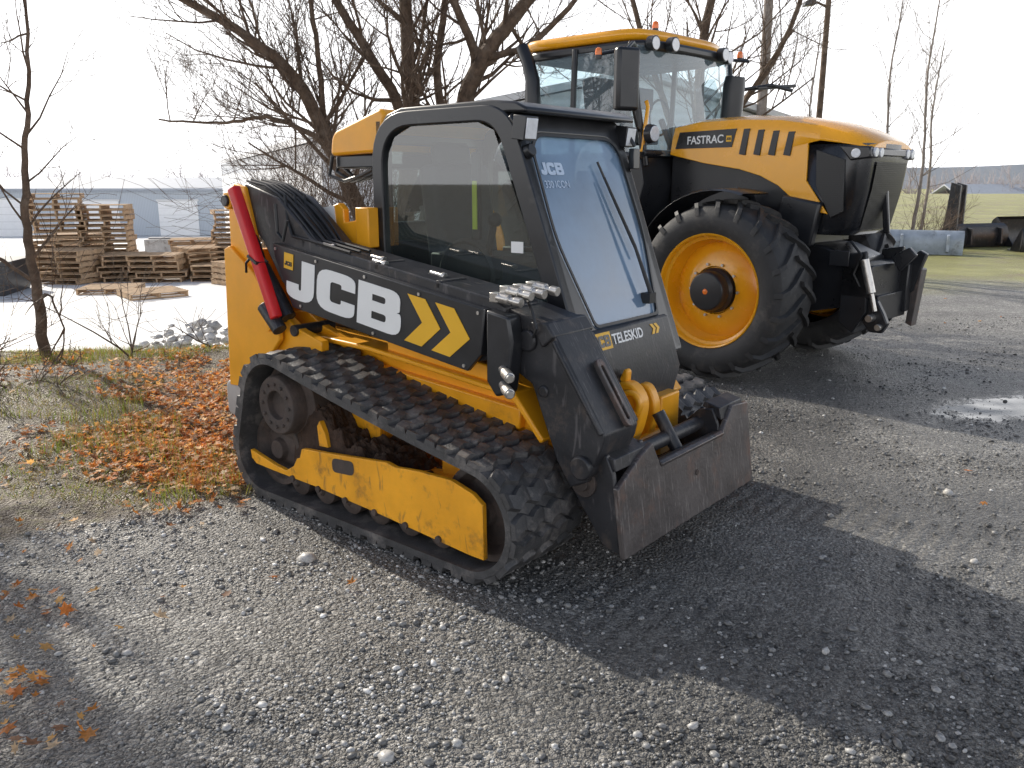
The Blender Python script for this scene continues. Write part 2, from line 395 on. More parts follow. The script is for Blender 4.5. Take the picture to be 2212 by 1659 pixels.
# cab
CB=empty('cab',(0,0,0),0,'','',LD)
outer=fillet([(-.50,.78,.02),(-.50,1.94,.26),(.40,1.94,.15),(.845,.78,.02)],8)
inner=fillet([(-.425,1.06,.05),(-.425,1.868,.21),(.325,1.868,.12),(.635,1.06,.04)],8)
b=MB()
b.ring(outer,inner,lambda x,z,h:(x,-.355+h,z),.06)
b.ring(outer,inner,lambda x,z,h:(x,.50+h,z),-.06)
sl=math.hypot(.445,1.16); ux,uz=-.445/sl,1.16/sl
def fp(y,t,h): return (.845+ux*t+uz*h,y,.78+uz*t-ux*h)
fo=fillet([(-.353,.0,.01),(-.353,.62,.01),(-.353,1.20,.03),(-.2,1.21,.01),(.35,1.21,.01),(.498,1.20,.03),(.498,.62,.01),(.498,0,.01)],4)
fi=fillet([(-.19,.20,.03),(-.30,.62,.10),(-.285,1.05,.05),(-.22,1.11,.05),(.37,1.11,.05),(.435,1.05,.05),(.45,.62,.10),(.36,.20,.03)],4)
b.ring(fo,fi,lambda y,t,h:fp(y,t,h),-.035)
b.box((-.47,.07,1.10),(.05,.80,.40)); b.box((-.47,.07,1.85),(.05,.80,.12)); b.box((-.47,-.30,1.5),(.05,.08,.6)); b.box((-.47,.43,1.5),(.05,.08,.6))
b.obj('cab_frame',CB,['blk'],.010,3)
b=MB()
rp=[(-.42,1.90),(-.38,1.93),(-.28,1.955),(.30,1.958),(.44,1.943),(.50,1.915),(.50,1.895),(.40,1.90)]
b.prism(rp,-.35,.52)
b.obj('cab_roof',CB,['blk'],.018,3)
def pane(name,parent,pts,mt):
    return MB().add(pts,[tuple(range(len(pts)))]).obj(name,parent,[mt],smooth=False,fix=False)
wp=[(-.43,1.05),(-.43,1.68),(-.35,1.82),(-.22,1.87),(.2,1.87),(.30,1.83),(.645,1.05)]
pane('side_window',CB,[(x,-.332,z) for x,z in reversed(wp)][::-1],'gside')
pane('side_window',CB,[(x,.482,z) for x,z in wp][::-1],'gside')
pane('rear_window',CB,[(-.47,-.27,1.28),(-.47,.40,1.28),(-.47,.40,1.78),(-.47,-.27,1.78)][::-1],'gside')
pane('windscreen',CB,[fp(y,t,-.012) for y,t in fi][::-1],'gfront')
b=MB()
fi2=[(y*1.0+(.075-y)*.035,t+(.65-t)*.03) for y,t in fi]
b.ring(fi,fi2,lambda y,t,h:fp(y,t,h),.006)
b.obj('windscreen_seal',CB,['hose'])
b=MB()
b.tube([fp(.30,.30,.03),fp(.27,.55,.035),fp(.20,.90,.02)],[.011,.008,.005],8)
b.box(fp(.30,.29,.01),(.05,.06,.05))
b.obj('wiper_arm',CB,['hose'])
MB().tube([fp(.31,.50,.015),fp(.225,.84,.012),fp(.19,.98,.012)],.006,6).obj('wiper_blade',CB,['hose'])
for y,x in ((-.36,.50),(.50,.46)):
    b=MB(); b.box((x,y,1.83),(.07,.085,.10),(0,8,0)); b.cyl((x-.04,y,1.84),(x-.08,y,1.88),.012)
    b.box((x+.037,y,1.825),(.006,.075,.085),(0,8,0),m=1)
    b.obj('work_lamp',CB,['blk','lens'],.008,2)
b=MB(); p=Vector(fp(-.315,1.02,0)); q=Vector(fp(-.315,1.02,.03)); b.cyl(p,q,.033,.028,20); b.obj('horn',CB,['tblk'],.004)
b=MB(); b.box((.52,.5,1.72),(.03,.06,.10)); b.tube([(.46,.5,1.87),(.52,.5,1.78)],.01); b.obj('camera_bracket',CB,['blk'],.01)
b=MB()
b.box((-.10,.08,1.14),(.45,.45,.20)); b.box((-.30,.08,1.42),(.14,.44,.56),(0,-8,0)); b.box((-.36,.08,1.74),(.09,.26,.14),(0,-8,0))
b.obj('seat',CB,['seatg'],.04,3)
b=MB()
b.box((.0,-.20,1.20),(.4,.10,.12)); b.box((.0,.36,1.20),(.4,.10,.12))
b.cyl((.14,-.20,1.24),(.18,-.20,1.40),.018); b.ball((.19,-.20,1.43),.035); b.cyl((.14,.36,1.24),(.18,.36,1.40),.018); b.ball((.19,.36,1.43),.035)
b.box((.58,.07,.98),(.22,.70,.12),(0,-18,0)); b.box((.30,.38,1.55),(.05,.16,.22),(0,0,20))
b.box((.05,.07,.9),(1.1,.75,.2))
b.obj('control_console',CB,['seat'],.01)
MB().lathe([(.17,-.010),(.185,0),(.17,.010),(.155,0)],(.08,-.285,1.16),28,axis='y',closed=True).obj('speaker_ring',CB,['seat'])
b=MB(); b.box((.175,-.325,1.50),(.026,.006,.22)); b.obj('lime_sticker',CB,['lime'])
b=MB(); b.box((.165,-.30,1.54),(.05,.03,.40)); b.obj('door_handle',CB,['seat'],.01)
b=MB(); b.box((.44,-.3365,1.32),(.07,.002,.05)); b.obj('white_sticker',CB,['wht'])
M['pale']=mat('pale_blue_vinyl',(.50,.61,.76),.5,var=.05)
jcb('screen_lettering',CB,frame(fp(-.245,.92,-.009),(0,1,0),(ux,0,uz)),.17,.058,'pale')
text('screen_lettering',CB,'330 ICON',.048,frame(fp(-.245,.86,-.009),(0,1,0),(ux,0,uz)),'pale',xs=.9)
# front panel
b=MB()
pn=Vector((.245,0,.085)).normalized()
b.prism([(.70,.975),(.79,.96),(.875,.715),(.84,.55),(.74,.50),(.66,.70)],-.43,.43)
b.obj('front_panel',LD,['blkd'],.012,2)
dn=Vector((.085,0,-.245)).normalized()
def fm(y,t,h): 
    o=Vector((.79,0,.96))+dn*t+pn*h; return frame((o.x,y,o.z),(0,1,0),tuple(-dn))
shapes('front_badge',LD,[[(0,0),(.150,0),(.150,.078),(0,.078)]],fm(-.265,.090,.002),'dec')
jcb('front_badge_lettering',LD,fm(-.255,.078,.0042),.130,.053,'blk')
text('model_lettering',LD,'TELESKID',.066,fm(-.105,.075,.002),'wht',off=.0014,xs=.95)
chev('small_chevron',LD,fm(.235,.076,.002),.08,.050,'dec')
# nose yellow linkage
b=MB()
b.prism(fillet([(.80,.70,.02),(.93,.745,.05),(1.01,.66,.08),(.98,.52,.05),(.91,.36,.03),(.78,.34,.02)]),-.15,-.075)
b.prism(fillet([(.80,.66,.02),(.90,.70,.05),(.96,.60,.08),(.94,.48,.05),(.88,.36,.03),(.78,.34,.02)]),.05,.11)
b.cyl((.92,-.16,.42),(.92,.16,.42),.035)
b.lathe([(.035,-.02),(.062,-.02),(.062,.02),(.035,.02)],(.945,-.155,.645),24,axis='y',closed=True)
b.prism([(.84,.70),(.885,.79),(.905,.78),(.90,.70)],-.12,-.08)
b.box((.86,.28,.45),(.10,.18,.3)); b.box((.83,-.28,.50),(.08,.22,.34))
b.obj('front_linkage',LD,['yel'],.010,3)
MB().cyl((1.0,.0,.58),(1.12,.0,.40),.030).obj('tilt_cylinder',LD,['blkd'])
MB().cyl((1.05,-.42,.47),(1.05,.40,.47),.034,n=20).obj('cross_tube',LD,['blkd'])
MB().cyl((1.08,-.40,.38),(1.08,.42,.38),.03).obj('cross_tube',LD,['blkd'])
# coupler
CP=empty('coupler',(0,0,0),0,'','',LD)
b=MB()
ys=[(-.62,.14),(.59,.14),(.59,.54),(.42,.555),(.30,.455),(-.285,.44),(-.335,.55),(-.43,.52),(-.62,.43)]
vs=[(1.225-(z-.15)*.14,y,z) for y,z in ys]+[(1.20-(z-.15)*.14,y,z) for y,z in ys]; n=len(ys)
b.add(vs,[tuple(range(n)),tuple(range(2*n-1,n-1,-1))]+[(i,i+n,(i+1)%n+n,(i+1)%n) for i in range(n)])
b.prism([(1.175,.46),(1.195,.45),(1.18,.425),(1.13,.425),(1.13,.445)],-.285,.30)
b.obj('coupler_plate',CP,['plate'],.005)
b=MB()
for y0,y1 in ((-.612,-.587),(-.36,-.335),(.30,.32),(.56,.585)):
    b.prism([(1.20,.15),(1.155,.48),(1.12,.555),(1.05,.54),(.97,.46),(.96,.38),(1.02,.30),(1.12,.17)],y0,y1)
b.prism([(1.16,.49),(1.15,.54),(1.07,.56),(1.06,.535)],-.60,-.34); b.prism([(1.16,.50),(1.15,.56),(1.07,.58),(1.06,.555)],.32,.56)
b.box((1.15,0,.2),(.1,1.15,.02))
b.obj('coupler_frame',CP,['blkd'],.004)
b=MB(); b.lathe([(.0,-.025),(.03,-.025),(.032,-.01),(.06,-.01),(.06,.02)],(1.02,-.614,.42),24); b.obj('coupler_pin',CP,['rust'],.002)
for y in (-.5,.48): MB().cyl((1.12,y,.16),(1.12,y,.10),.018).obj('coupler_pin',CP,['rust'],.002)
MB().cyl((1.18,.02,.33),(1.204,.02,.33),.014).obj('coupler_pin',CP,['rust'],.002)

# tracks
def hull(P):
    P=sorted(set(P)); 
    def half(P):
        h=[]
        for p in P:
            while len(h)>1 and (h[-1][0]-h[-2][0])*(p[1]-h[-2][1])-(h[-1][1]-h[-2][1])*(p[0]-h[-2][0])<=0: h.pop()
            h.append(p)
        return h
    a=half(P); b_=half(P[::-1]); return a[:-1]+b_[:-1]
pts=[]
FX=.672
for cx,cz,r in ((-.655,.515,.225),(-.765,.245,.20),(FX,.265,.220)):
    for i in range(90): pts.append((cx+r*math.cos(i*math.pi/45),cz+r*math.sin(i*math.pi/45)))
hp_=np.array(hull([(round(x,6),round(z,6)) for x,z in pts])); hp_=np.vstack([hp_,hp_[:1]])
seg=np.hypot(*np.diff(hp_,axis=0).T); cum=np.concatenate([[0],np.cumsum(seg)]); TL=cum[-1]
def belt(s,h=0):
    s=s%TL; e=.006
    def at(q):
        q=q%TL; return np.array([np.interp(q,cum,hp_[:,0]),np.interp(q,cum,hp_[:,1])])
    p=at(s); t=at(s+e)-at(s-e); t/=np.hypot(*t); nn=np.array([t[1],-t[0]])
    if nn[1]>.5 and abs(nn[0]-.17)<.12:
        u=(p[0]+.6)/1.3; h=h-.012*math.sin(math.pi*min(1,max(0,u)))
    return p+nn*h
def make_track(y0,y1,sg):
    TR=empty('track_assembly',(0,0,0),0,'','',LD)
    b=MB(); NS=220
    cs=[(-.008,y0),(.024,y0),(.024,y1),(-.008,y1)]
    vs=[]
    for i in range(NS):
        s=TL*i/NS
        for h,y in cs:
            q=belt(s,h); vs.append((q[0],y,q[1]))
    b.add(vs,[(i*4+j,i*4+(j+1)%4,((i+1)%NS)*4+(j+1)%4,((i+1)%NS)*4+j) for i in range(NS) for j in range(4)])
    NL=50; pitch=TL/NL; ny=17
    for k in range(NL):
        s0=k*pitch; vs=[]
        for j in range(ny):
            y=y0+(y1-y0)*(j/(ny-1))
            ph=(j+(k%2)*2)%4
            zz=(-.010,.003,.011,.002)[ph]
            hh=(.026,.023,.026,.017)[ph]
            for ds,h in ((-.034,.022),(-.025,.022+hh),(.025,.022+hh),(.034,.022)):
                q=belt(s0+zz+ds,h); vs.append((q[0],y,q[1]))
        fs=[(j*4+i,j*4+i+1,(j+1)*4+i+1,(j+1)*4+i) for j in range(ny-1) for i in range(3)]
        fs+=[(0,1,2,3),((ny-1)*4+3,(ny-1)*4+2,(ny-1)*4+1,(ny-1)*4)]
        b.add(vs,fs)
    for k in range(NL):
        s0=k*pitch; yc=(y0+y1)/2; vs=[]
        for h in (0,-.03):
            for ds,dy in ((-.015,-.04),(.015,-.04),(.015,.04),(-.015,.04)):
                q=belt(s0+ds,h); vs.append((q[0],yc+dy,q[1]))
        b.add(vs,[(0,1,2,3),(7,6,5,4),(0,1,5,4),(1,2,6,5),(2,3,7,6),(3,0,4,7)])
    b.obj('rubber_track',TR,['rub'],0,angle=28)
    yc=(y0+y1)/2
    yo=y0 if sg<0 else y1
    o=lambda d: yo-sg*d
    b=MB()
    b.lathe([(.0,o(.075)-yc),(.07,o(.075)-yc),(.075,o(.04)-yc),(.145,o(.04)-yc),(.155,o(.06)-yc),(.155,o(.12)-yc),(.20,o(.13)-yc),(.20,o(.30)-yc),(0,o(.30)-yc)],(-.655,yc,.515),36)
    for i in range(12):
        a=i*math.pi/6; x=-.655+.11*math.cos(a); z=.515+.11*math.sin(a)
        b.cyl((x,o(.045),z),(x,o(.03),z),.010,n=6)
    b.obj('drive_sprocket',TR,['rust'],.004)
    for cx,cz,r in ((-.765,.245,.192),(FX,.265,.210)):
        b=MB(); b.lathe([(0,o(.10)-yc),(.05,o(.10)-yc),(.06,o(.13)-yc),(r*.7,o(.15)-yc),(r*.85,o(.11)-yc),(r,o(.11)-yc),(r,o(.19)-yc),(r*.8,o(.2)-yc),(r*.8,o(.25)-yc),(r,o(.26)-yc),(r,o(.34)-yc),(0,o(.34)-yc)],(cx,yc,cz),40)
        b.obj('idler_wheel',TR,['rust'],.003)
    for i in range(6):
        x=-.56+i*.20
        b=MB(); b.lathe([(0,o(.055)-yc),(.02,o(.055)-yc),(.03,o(.07)-yc),(.062,o(.08)-yc),(.078,o(.09)-yc),(.078,o(.18)-yc),(.05,o(.19)-yc),(.05,o(.27)-yc),(.078,o(.28)-yc),(.078,o(.34)-yc),(0,o(.34)-yc)],(x,yc,.128),26)
        b.obj('track_roller',TR,['rust'],.002)
    b=MB()
    fr=[(-.905,.235),(-.70,.195),(-.60,.185),(-.53,.225),(-.50,.27),(-.475,.28),(-.455,.33),(-.42,.335),(-.30,.345),(.16,.395),(.22,.385),(.36,.40),(.56,.405),(.68,.375),(.735,.34),(.74,.10),(.66,.10),(.1,.135),(-.35,.155),(-.70,.16),(-.86,.165),(-.90,.19)]
    b.prism(fr,min(o(.035),o(.06)),max(o(.035),o(.06)))
    b.prism([(-.6,.15),(-.6,.22),(.55,.32),(.55,.15)],min(o(.19),o(.38)),max(o(.19),o(.38)))
    b.prism([(-.40,.34),(-.41,.44),(-.39,.47),(-.35,.41),(-.33,.345)],min(o(.10),o(.13)),max(o(.10),o(.13)))
    b.box((-.3,o(.40),.42),(.25,.2,.25)); b.box((.35,o(.40),.35),(.2,.2,.2))
    b.obj('track_frame',TR,['yeld'],.003)
    for i in range(6):
        x=-.54+i*.205; z=.158-.035*i/5; MB().cyl((x,o(.037),z),(x,o(.024),z),.016,n=10).obj('frame_bolt',TR,['rust'])
    out=fillet([(-.22,.265,.03),(-.22,.335,.03),(-.06,.35,.03),(-.06,.28,.03)],4)
    yy=o(.0335); MB().add([(x,yy,z) for x,z in out],[tuple(range(len(out)))]).obj('frame_slot',TR,['rust'])
    nx_,ny_=110,34; vs=[]
    xs_=np.linspace(-.62,.42,nx_); ds_=np.linspace(.085,.40,ny_)
    for i,x in enumerate(xs_):
        u=(x+.62)/1.04
        top=.20+.24*math.exp(-((u-.12)/.16)**2)+.17*math.exp(-((u-.45)/.35)**2)
        for j,dd_ in enumerate(ds_):
            e=float(sm((dd_-.085)/.05))
            nz=.07*vn(x*14,dd_*14,71)+.045*vn(x*34,dd_*34,72)+.025*vn(x*80,dd_*80,73)
            vs.append((x+.01*vn(x*60,dd_*60,75),o(dd_),.16+(top-.16+float(nz))*e))
    MB().add(vs,[(i*ny_+j,i*ny_+j+1,(i+1)*ny_+j+1,(i+1)*ny_+j) for i in range(nx_-1) for j in range(ny_-1)]).obj('caked_mud',TR,['mud'],smooth=False,fix=False)
make_track(-.95,-.50,-1)
make_track(.50,.95,1)

# ================================================================ TRACTOR
TK=empty('farm_tractor',(2.373,7.53,0),RAD(-45),'large yellow and black farm tractor with big lugged tyres','tractor')
def wheel(cx,yc,sg,Rr,W,name='front_wheel'):
    WH=empty(name,(0,0,0),0,'','',TK); k=Rr/.74; w=W/.55
    z=Rr
    b=MB()
    pr=[(.455,-.235),(.49,-.262),(.56,-.278),(.62,-.272),(.665,-.25),(.69,-.21),(.697,-.1),(.70,0),(.697,.1),(.69,.21),(.665,.25),(.62,.272),(.56,.278),(.49,.262),(.455,.235)]
    b.lathe([(r*k,h*w) for r,h in pr],(cx,yc,z),64)
    NLg=22
    for side in (-1,1):
        for i in range(NLg):
            th0=2*math.pi*(i+(.5 if side>0 else 0))/NLg
            st=[(0,-.02,.698,.036),(.07,.07,.698,.036),(.145,.15,.697,.036),(.215,.225,.685,.034),(.25,.268,.660,.018),(.260,.278,.62,.004)]
            vs=[]
            for dt,y,rb,hh in st:
                a=th0-dt
                for da,rr_ in ((-.036,rb-.01),(-.024,rb+hh),(.024,rb+hh),(.036,rb-.01)):
                    vs.append((cx+rr_*k*math.cos(a+da),yc+side*y*w,z+rr_*k*math.sin(a+da)))
            n=len(st)
            b.add(vs,[(j*4+q,j*4+q+1,(j+1)*4+q+1,(j+1)*4+q) for j in range(n-1) for q in range(3)]+[(0,1,2,3),((n-1)*4,(n-1)*4+1,(n-1)*4+2,(n-1)*4+3)])
    b.obj('tyre',WH,['tyre'],angle=30)
    b=MB(); s=sg
    pr=[(.470,.245),(.463,.255),(.452,.245),(.442,.20),(.42,.185),(.41,.09),(.39,.055),(.36,.075),(.25,.12),(.20,.125),(.19,.10),(0,.10)]
    b.lathe([(r*k,s*h*w) for r,h in pr],(cx,yc,z),56)
    b.obj('rim',WH,['tyel'],angle=30)
    b=MB()
    b.lathe([(r*k,s*h*w) for r,h in [(.185,.10),(.185,.15),(.165,.175),(.165,.235),(.15,.262),(.06,.27),(0,.27)]],(cx,yc,z),36)
    b.obj('hub',WH,['tblk'],.006,angle=30)
    b=MB(); b.lathe([(r*k,s*h*w) for r,h in [(.024,.27),(.020,.276),(0,.278)]],(cx,yc,z),20); b.obj('hub_reflector',WH,['org'])
    for i in range(10):
        a=i*math.pi/5; x=cx+.22*k*math.cos(a); zz=z+.22*k*math.sin(a); MB().cyl((x,yc+s*.11*w,zz),(x,yc+s*.145*w,zz),.012*k,n=6).obj('wheel_nut',WH,['sil'])
wheel(0,-.87,-1,.74,.54); wheel(0,.87,1,.74,.54)
wheel(-2.85,-.90,-1,.92,.62,'rear_wheel'); wheel(-2.85,.90,1,.92,.62,'rear_wheel')
b=MB()
b.prism([(-3.3,.7),(-3.3,1.2),(-.9,1.2),(.6,1.1),(.85,1.0),(.85,.62),(.3,.5),(-2.9,.55)],-.32,.32)
b.cyl((0,-.7,.74),(0,.7,.74),.12); b.cyl((-2.85,-.7,.92),(-2.85,.7,.92),.16)
b.prism([(-.9,1.1),(-.9,1.95),(.5,1.9),(.5,1.1)],-.38,.38)
b.box((-.55,-.62,.95),(.5,.45,.5)); b.box((-1.6,-.72,.9),(1.3,.4,.6)); b.box((-1.6,.72,.9),(1.3,.4,.6))
b.box((.42,-.46,1.30),(.34,.10,.36),(0,10,0))
b.obj('tractor_chassis',TK,['tblk'],.02,2)
HD=empty('hood',(0,0,0),0,'','',TK)
b=MB()
st=[(-.86,2.12,.43),(-.6,2.155,.45),(-.2,2.16,.46),(.2,2.135,.465),(.55,2.075,.465),(.75,2.015,.45),(.88,1.955,.43),(.95,1.91,.41)]
low=[1.86,1.82,1.75,1.86,1.93,1.90,1.875,1.87]
vs=[]
for (x,zt,w),zl in zip(st,low):
    sh=min(zt-.05,max(zl+.005,zt-.13))
    sec=[(-w,zl),(-w-.005,sh),(-w+.03,zt-.035),(-w+.12,zt-.008),(-w*.4,zt+.012),(0,zt+.018),(w*.4,zt+.012),(w-.12,zt-.008),(w-.03,zt-.035),(w+.005,sh),(w,zl)]
    vs+= [(x,y,z) for y,z in sec]
m_=11
fs=[(i*m_+j,i*m_+j+1,(i+1)*m_+j+1,(i+1)*m_+j) for i in range(len(st)-1) for j in range(m_-1)]
fs+=[tuple(range(m_)),tuple((len(st)-1)*m_+j for j in range(m_-1,-1,-1))]
b.add(vs,fs)
for s in (-1,1):
    a_,c_=(s*.463,s*.44)
    b.prism([(-.86,1.85),(-.84,2.0),(.42,1.99),(.52,1.99),(.455,1.92),(.46,1.62),(.66,1.36),(.60,1.37),(.40,1.44),(.22,1.58),(.05,1.66),(-.15,1.715),(-.5,1.77)],min(a_,c_),max(a_,c_))
b.obj('bonnet',HD,['tyel'],.006,2,angle=40)
b=MB()
lv=[(1.19,.78,.36),(1.26,.86,.40),(1.55,.91,.435),(1.80,.935,.445),(1.90,.935,.435)]
vs=[];k_=None
for z,xf,w in lv:
    o_=fillet([(.46,-w,0),(xf,-w*.98,.09),(xf+.025,0,.3),(xf,w*.98,.09),(.46,w,0)],4); k_=len(o_); vs+=[(x,y,z) for x,y in o_]
b.add(vs,[(i*k_+j,i*k_+(j+1)%k_,(i+1)*k_+(j+1)%k_,(i+1)*k_+j) for i in range(len(lv)-1) for j in range(k_)]+[tuple(range(k_)),tuple((len(lv)-1)*k_+j for j in range(k_))])
b.obj('grille_housing',HD,['gloss'],.012,2,angle=50)
gm,gnt,gout=newmat('fine_black_mesh')
gtc=N(gnt,'ShaderNodeTexCoord').outputs['Object']
gv=N(gnt,'ShaderNodeTexVoronoi',{'Vector':gtc,'Scale':70,'Randomness':.15}).outputs['Distance']
gb=N(gnt,'ShaderNodeBsdfPrincipled',{'Base Color':RAMP(gnt,gv,[(.25,.006),(.5,.022)]),'Roughness':.42,'Normal':N(gnt,'ShaderNodeBump',{'Height':gv,'Strength':.35,'Distance':.005}).outputs[0]})
gnt.links.new(gb.outputs[0],gout.inputs[0]); M['mesh']=gm
b=MB()
vs=[];k2=9
for z,xf in ((1.24,.868),(1.55,.930),(1.76,.951)):
    for i in range(k2):
        y=-.30+.60*i/(k2-1); vs.append((xf+.014*(1-(y/.3)**2),y,z))
b.add(vs,[(i*k2+j,i*k2+j+1,(i+1)*k2+j+1,(i+1)*k2+j) for i in range(2) for j in range(k2-1)])
b.obj('front_grille',HD,['mesh'],fix=False)
MB().box((.925,0,1.48),(.05,.035,.56),(0,-8,0)).obj('grille_rib',HD,['gloss'],.01)
for s in (-1,1):
    b=MB(); b.prism([(.52,1.86),(.76,1.78),(.78,1.38),(.68,1.33),(.54,1.58)],min(s*.425,s*.449),max(s*.425,s*.449)); b.obj('grille_mesh',HD,['mesh'],.004)
    b=MB(); b.prism([(.70,1.885),(.95,1.875),(.962,1.79),(.80,1.77)],min(s*.30,s*.452),max(s*.30,s*.452)); b.obj('lamp_cluster',HD,['gloss'],.012)
    b=MB(); b.cyl((.84,s*.44,1.825),(.845,s*.462,1.825),.035,n=20); b.obj('headlight',HD,['lens'],.004)
    for y in (.37,.27):
        b=MB(); b.cyl((.93,s*y,1.832),(.972,s*y,1.830),.038,.036,20); b.obj('headlight',HD,['lens'],.004)
b=MB(); b.box((.953,0,1.835),(.025,.50,.06)); b.obj('lamp_bar',HD,['gloss'],.01)
for i in range(4):
    x=-.12+.135*i; MB().prism([(x,2.045-.013*i),(x+.055,2.045-.013*i),(x+.025,1.83-.005*i),(x-.035,1.84-.005*i)],-.4745,-.460).obj('bonnet_vent',HD,['tblk'],.003)
b=MB(); b.prism([(-.80,1.90),(-.76,2.04),(-.19,2.05),(-.23,1.90)],-.470,-.460); b.obj('model_decal',HD,['tblk'])
text('model_lettering',HD,'FASTRAC',.095,frame((-.68,-.4715,1.935),(1,0,.015),(0,0,1)),'wht',off=.0016,xs=.93)
shapes('decal_badge',HD,[[(0,0),(.05,0),(.05,.05),(0,.05)]],frame((-.285,-.4715,1.945),(1,0,0),(0,0,1)),'dec')
jcb('badge_lettering',HD,frame((-.28,-.4735,1.96),(1,0,0),(0,0,1)),.04,.02,'tblk')
for sg in (-1,1):
    b=MB(); vs=[];n=14
    for i in range(n+1):
        a=RAD(72+i*92/n)
        for r,y in ((.80,.66),(.80,1.06),(.782,1.09),(.79,1.06),(.79,.66)):
            vs.append((r*math.cos(a),sg*y,.76+r*math.sin(a)))
    b.add(vs,[(i*5+j,i*5+(j+1)%5,(i+1)*5+(j+1)%5,(i+1)*5+j) for i in range(n) for j in range(5)])
    b.tube([(0,sg*.35,1.3),(.0,sg*.5,1.50),(.0,sg*.75,1.545)],.03,8)
    b.obj('mudguard',TK,['tblk'],.004)
    b=MB(); vs=[];n=14
    for i in range(n+1):
        a=RAD(20+i*140/n)
        for r,y in ((1.02,.55),(1.02,1.22),(1.0,1.24),(1.0,.55)):
            vs.append((-2.85+r*math.cos(a),sg*y,.95+r*math.sin(a)))
    b.add(vs,[(i*4+j,i*4+(j+1)%4,(i+1)*4+(j+1)%4,(i+1)*4+j) for i in range(n) for j in range(4)])
    b.obj('mudguard',TK,['tblk'],.006)
TC=empty('tractor_cab',(0,0,0),0,'','',TK)
b=MB()
b.prism([(-2.35,1.15),(-2.35,1.85),(-.95,1.85),(-.90,1.6),(-1.0,1.15)],-.80,.80)
for y in (-.80,.80):
    b.tube([(-.93,y*.92,1.75),(-1.0,y,2.3),(-1.08,y,2.80)],.035,8)
    b.tube([(-1.75,y*1.01,1.7),(-1.72,y*1.01,2.80)],.03,8)
    b.tube([(-2.35,y,1.7),(-2.30,y,2.80)],.045,8)
    b.tube([(-.93,y,1.84),(-2.35,y,1.84)],.035,8)
b.tube([(-.93,-.78,1.86),(-.93,.78,1.86)],.035,8)
b.obj('cab_frame',TC,['tblk'],.006)
for y in (-.80,.80):
    q=[(-1.0,y,1.85),(-1.08,y,2.76),(-2.3,y,2.76),(-2.34,y,1.85)]
    pane('side_window',TC,q[::-1] if y<0 else q,'gtr')
b=MB()
vs=[];n=10
for i in range(n+1):
    y=-.78+1.56*i/n; bow=.10*(1-(y/.78)**2)
    vs+=[(-.95+bow,y,1.84),(-1.06+bow,y,2.78)]
b.add(vs,[(2*i,2*i+2,2*i+3,2*i+1) for i in range(n)])
b.obj('windscreen',TC,['gtr'],fix=False)
pane('rear_window',TC,[(-2.33,-.75,1.86),(-2.31,-.75,2.75),(-2.31,.75,2.75),(-2.33,.75,1.86)],'gtr')
def slab(b,zz,x0,x1,w,th,r=.25):
    o=fillet([(x0,-w,r),(x1,-w*.88,r),(x1+.08,-w*.45,.1),(x1+.08,w*.45,.1),(x1,w*.88,r),(x0,w,r)],5); b.prism(o,zz,zz+th,'z')
b=MB(); slab(b,2.74,-2.38,-1.02,.85,.09); b.obj('roof_underside',TC,['tblk'],.03,3)
b=MB(); slab(b,2.835,-2.42,-1.10,.86,.10); b.obj('cab_roof',TC,['tyel'],.045,4)
for y,x in ((-.62,-1.0),(-.42,-.93),(.42,-.93),(.62,-1.0)):
    b=MB(); b.cyl((x-.02,y,2.80),(x+.05,y,2.795),.062,.066,20); b.cyl((x+.05,y,2.795),(x+.056,y,2.795),.055,n=20,m=1)
    b.obj('roof_lamp',TC,['tblk','lens'],.004)
for x,y,z in ((-1.12,-.40,2.985),(-1.05,.97,2.86),(-1.3,-.98,2.72)):
    b=MB(); b.cyl((x,y,z-.06),(x,y,z-.025),.030,n=14); b.lathe([(.029,-.025),(.031,0),(.025,.028),(.010,.038),(0,.038)],(x,y,z),18,m=1,axis='z'); b.obj('beacon',TC,['tblk','org'])
MB().tube([(-1.05,.82,2.80),(-.98,1.02,2.80),(-1.05,.97,2.83)],.015,8).obj('beacon_arm',TC,['tblk'])
MB().tube([(-1.2,-.82,2.74),(-1.3,-.98,2.70)],.015,8).obj('beacon_arm',TC,['tblk'])
MB().tube([(-1.0,-.80,2.72),(-.85,-1.08,2.74),(-.83,-1.18,2.68)],.014,8).obj('mirror_arm',TC,['tblk'])
MB().tube([(-.97,-.80,2.05),(-.86,-.98,2.08),(-.83,-1.12,2.30)],.012,8).obj('mirror_arm',TC,['tblk'])
b=MB(); b.box((-.83,-1.18,2.44),(.09,.22,.50),(0,0,-20)); b.obj('mirror',TC,['tblk'],.03,3)
b=MB(); b.tube([(-1.0,.80,2.5),(-.75,1.1,2.56),(-.65,1.35,2.52)],.02,8); b.box((-.78,1.2,2.55),(.12,.5,.03),(5,0,-20)); b.obj('mirror',TC,['tblk'],.01)
b=MB(); b.cyl((-.86,-.80,2.02),(-.80,-.80,2.02),.085,.075,20); b.cyl((-.80,-.80,2.02),(-.79,-.80,2.02),.066,n=20,m=1); b.obj('work_lamp',TC,['tblk','lens'],.005)
MB().tube([(-.95,-.77,1.87),(-.90,-.77,2.25),(-.92,-.77,2.3)],.018,8).obj('grab_rail',TC,['tyel'])
MB().tube([(-.8,.62,1.95),(-.8,.62,2.42),(-.85,.70,2.42)],.014,8).obj('grab_rail',TC,['tyel'])
b=MB()
b.box((-1.75,0,2.05),(.5,.5,.14)); b.box((-2.0,0,2.35),(.14,.5,.55),(0,-8,0)); b.cyl((-1.15,0,1.9),(-1.3,0,2.2),.03)
b.lathe([(.16,-.01),(.18,0),(.16,.01),(.15,0)],(-1.32,0,2.22),24,axis='x',closed=True); b.box((-1.5,-.5,2.15),(.4,.12,.12)); b.box((-1.15,-.5,2.35),(.04,.25,.18))
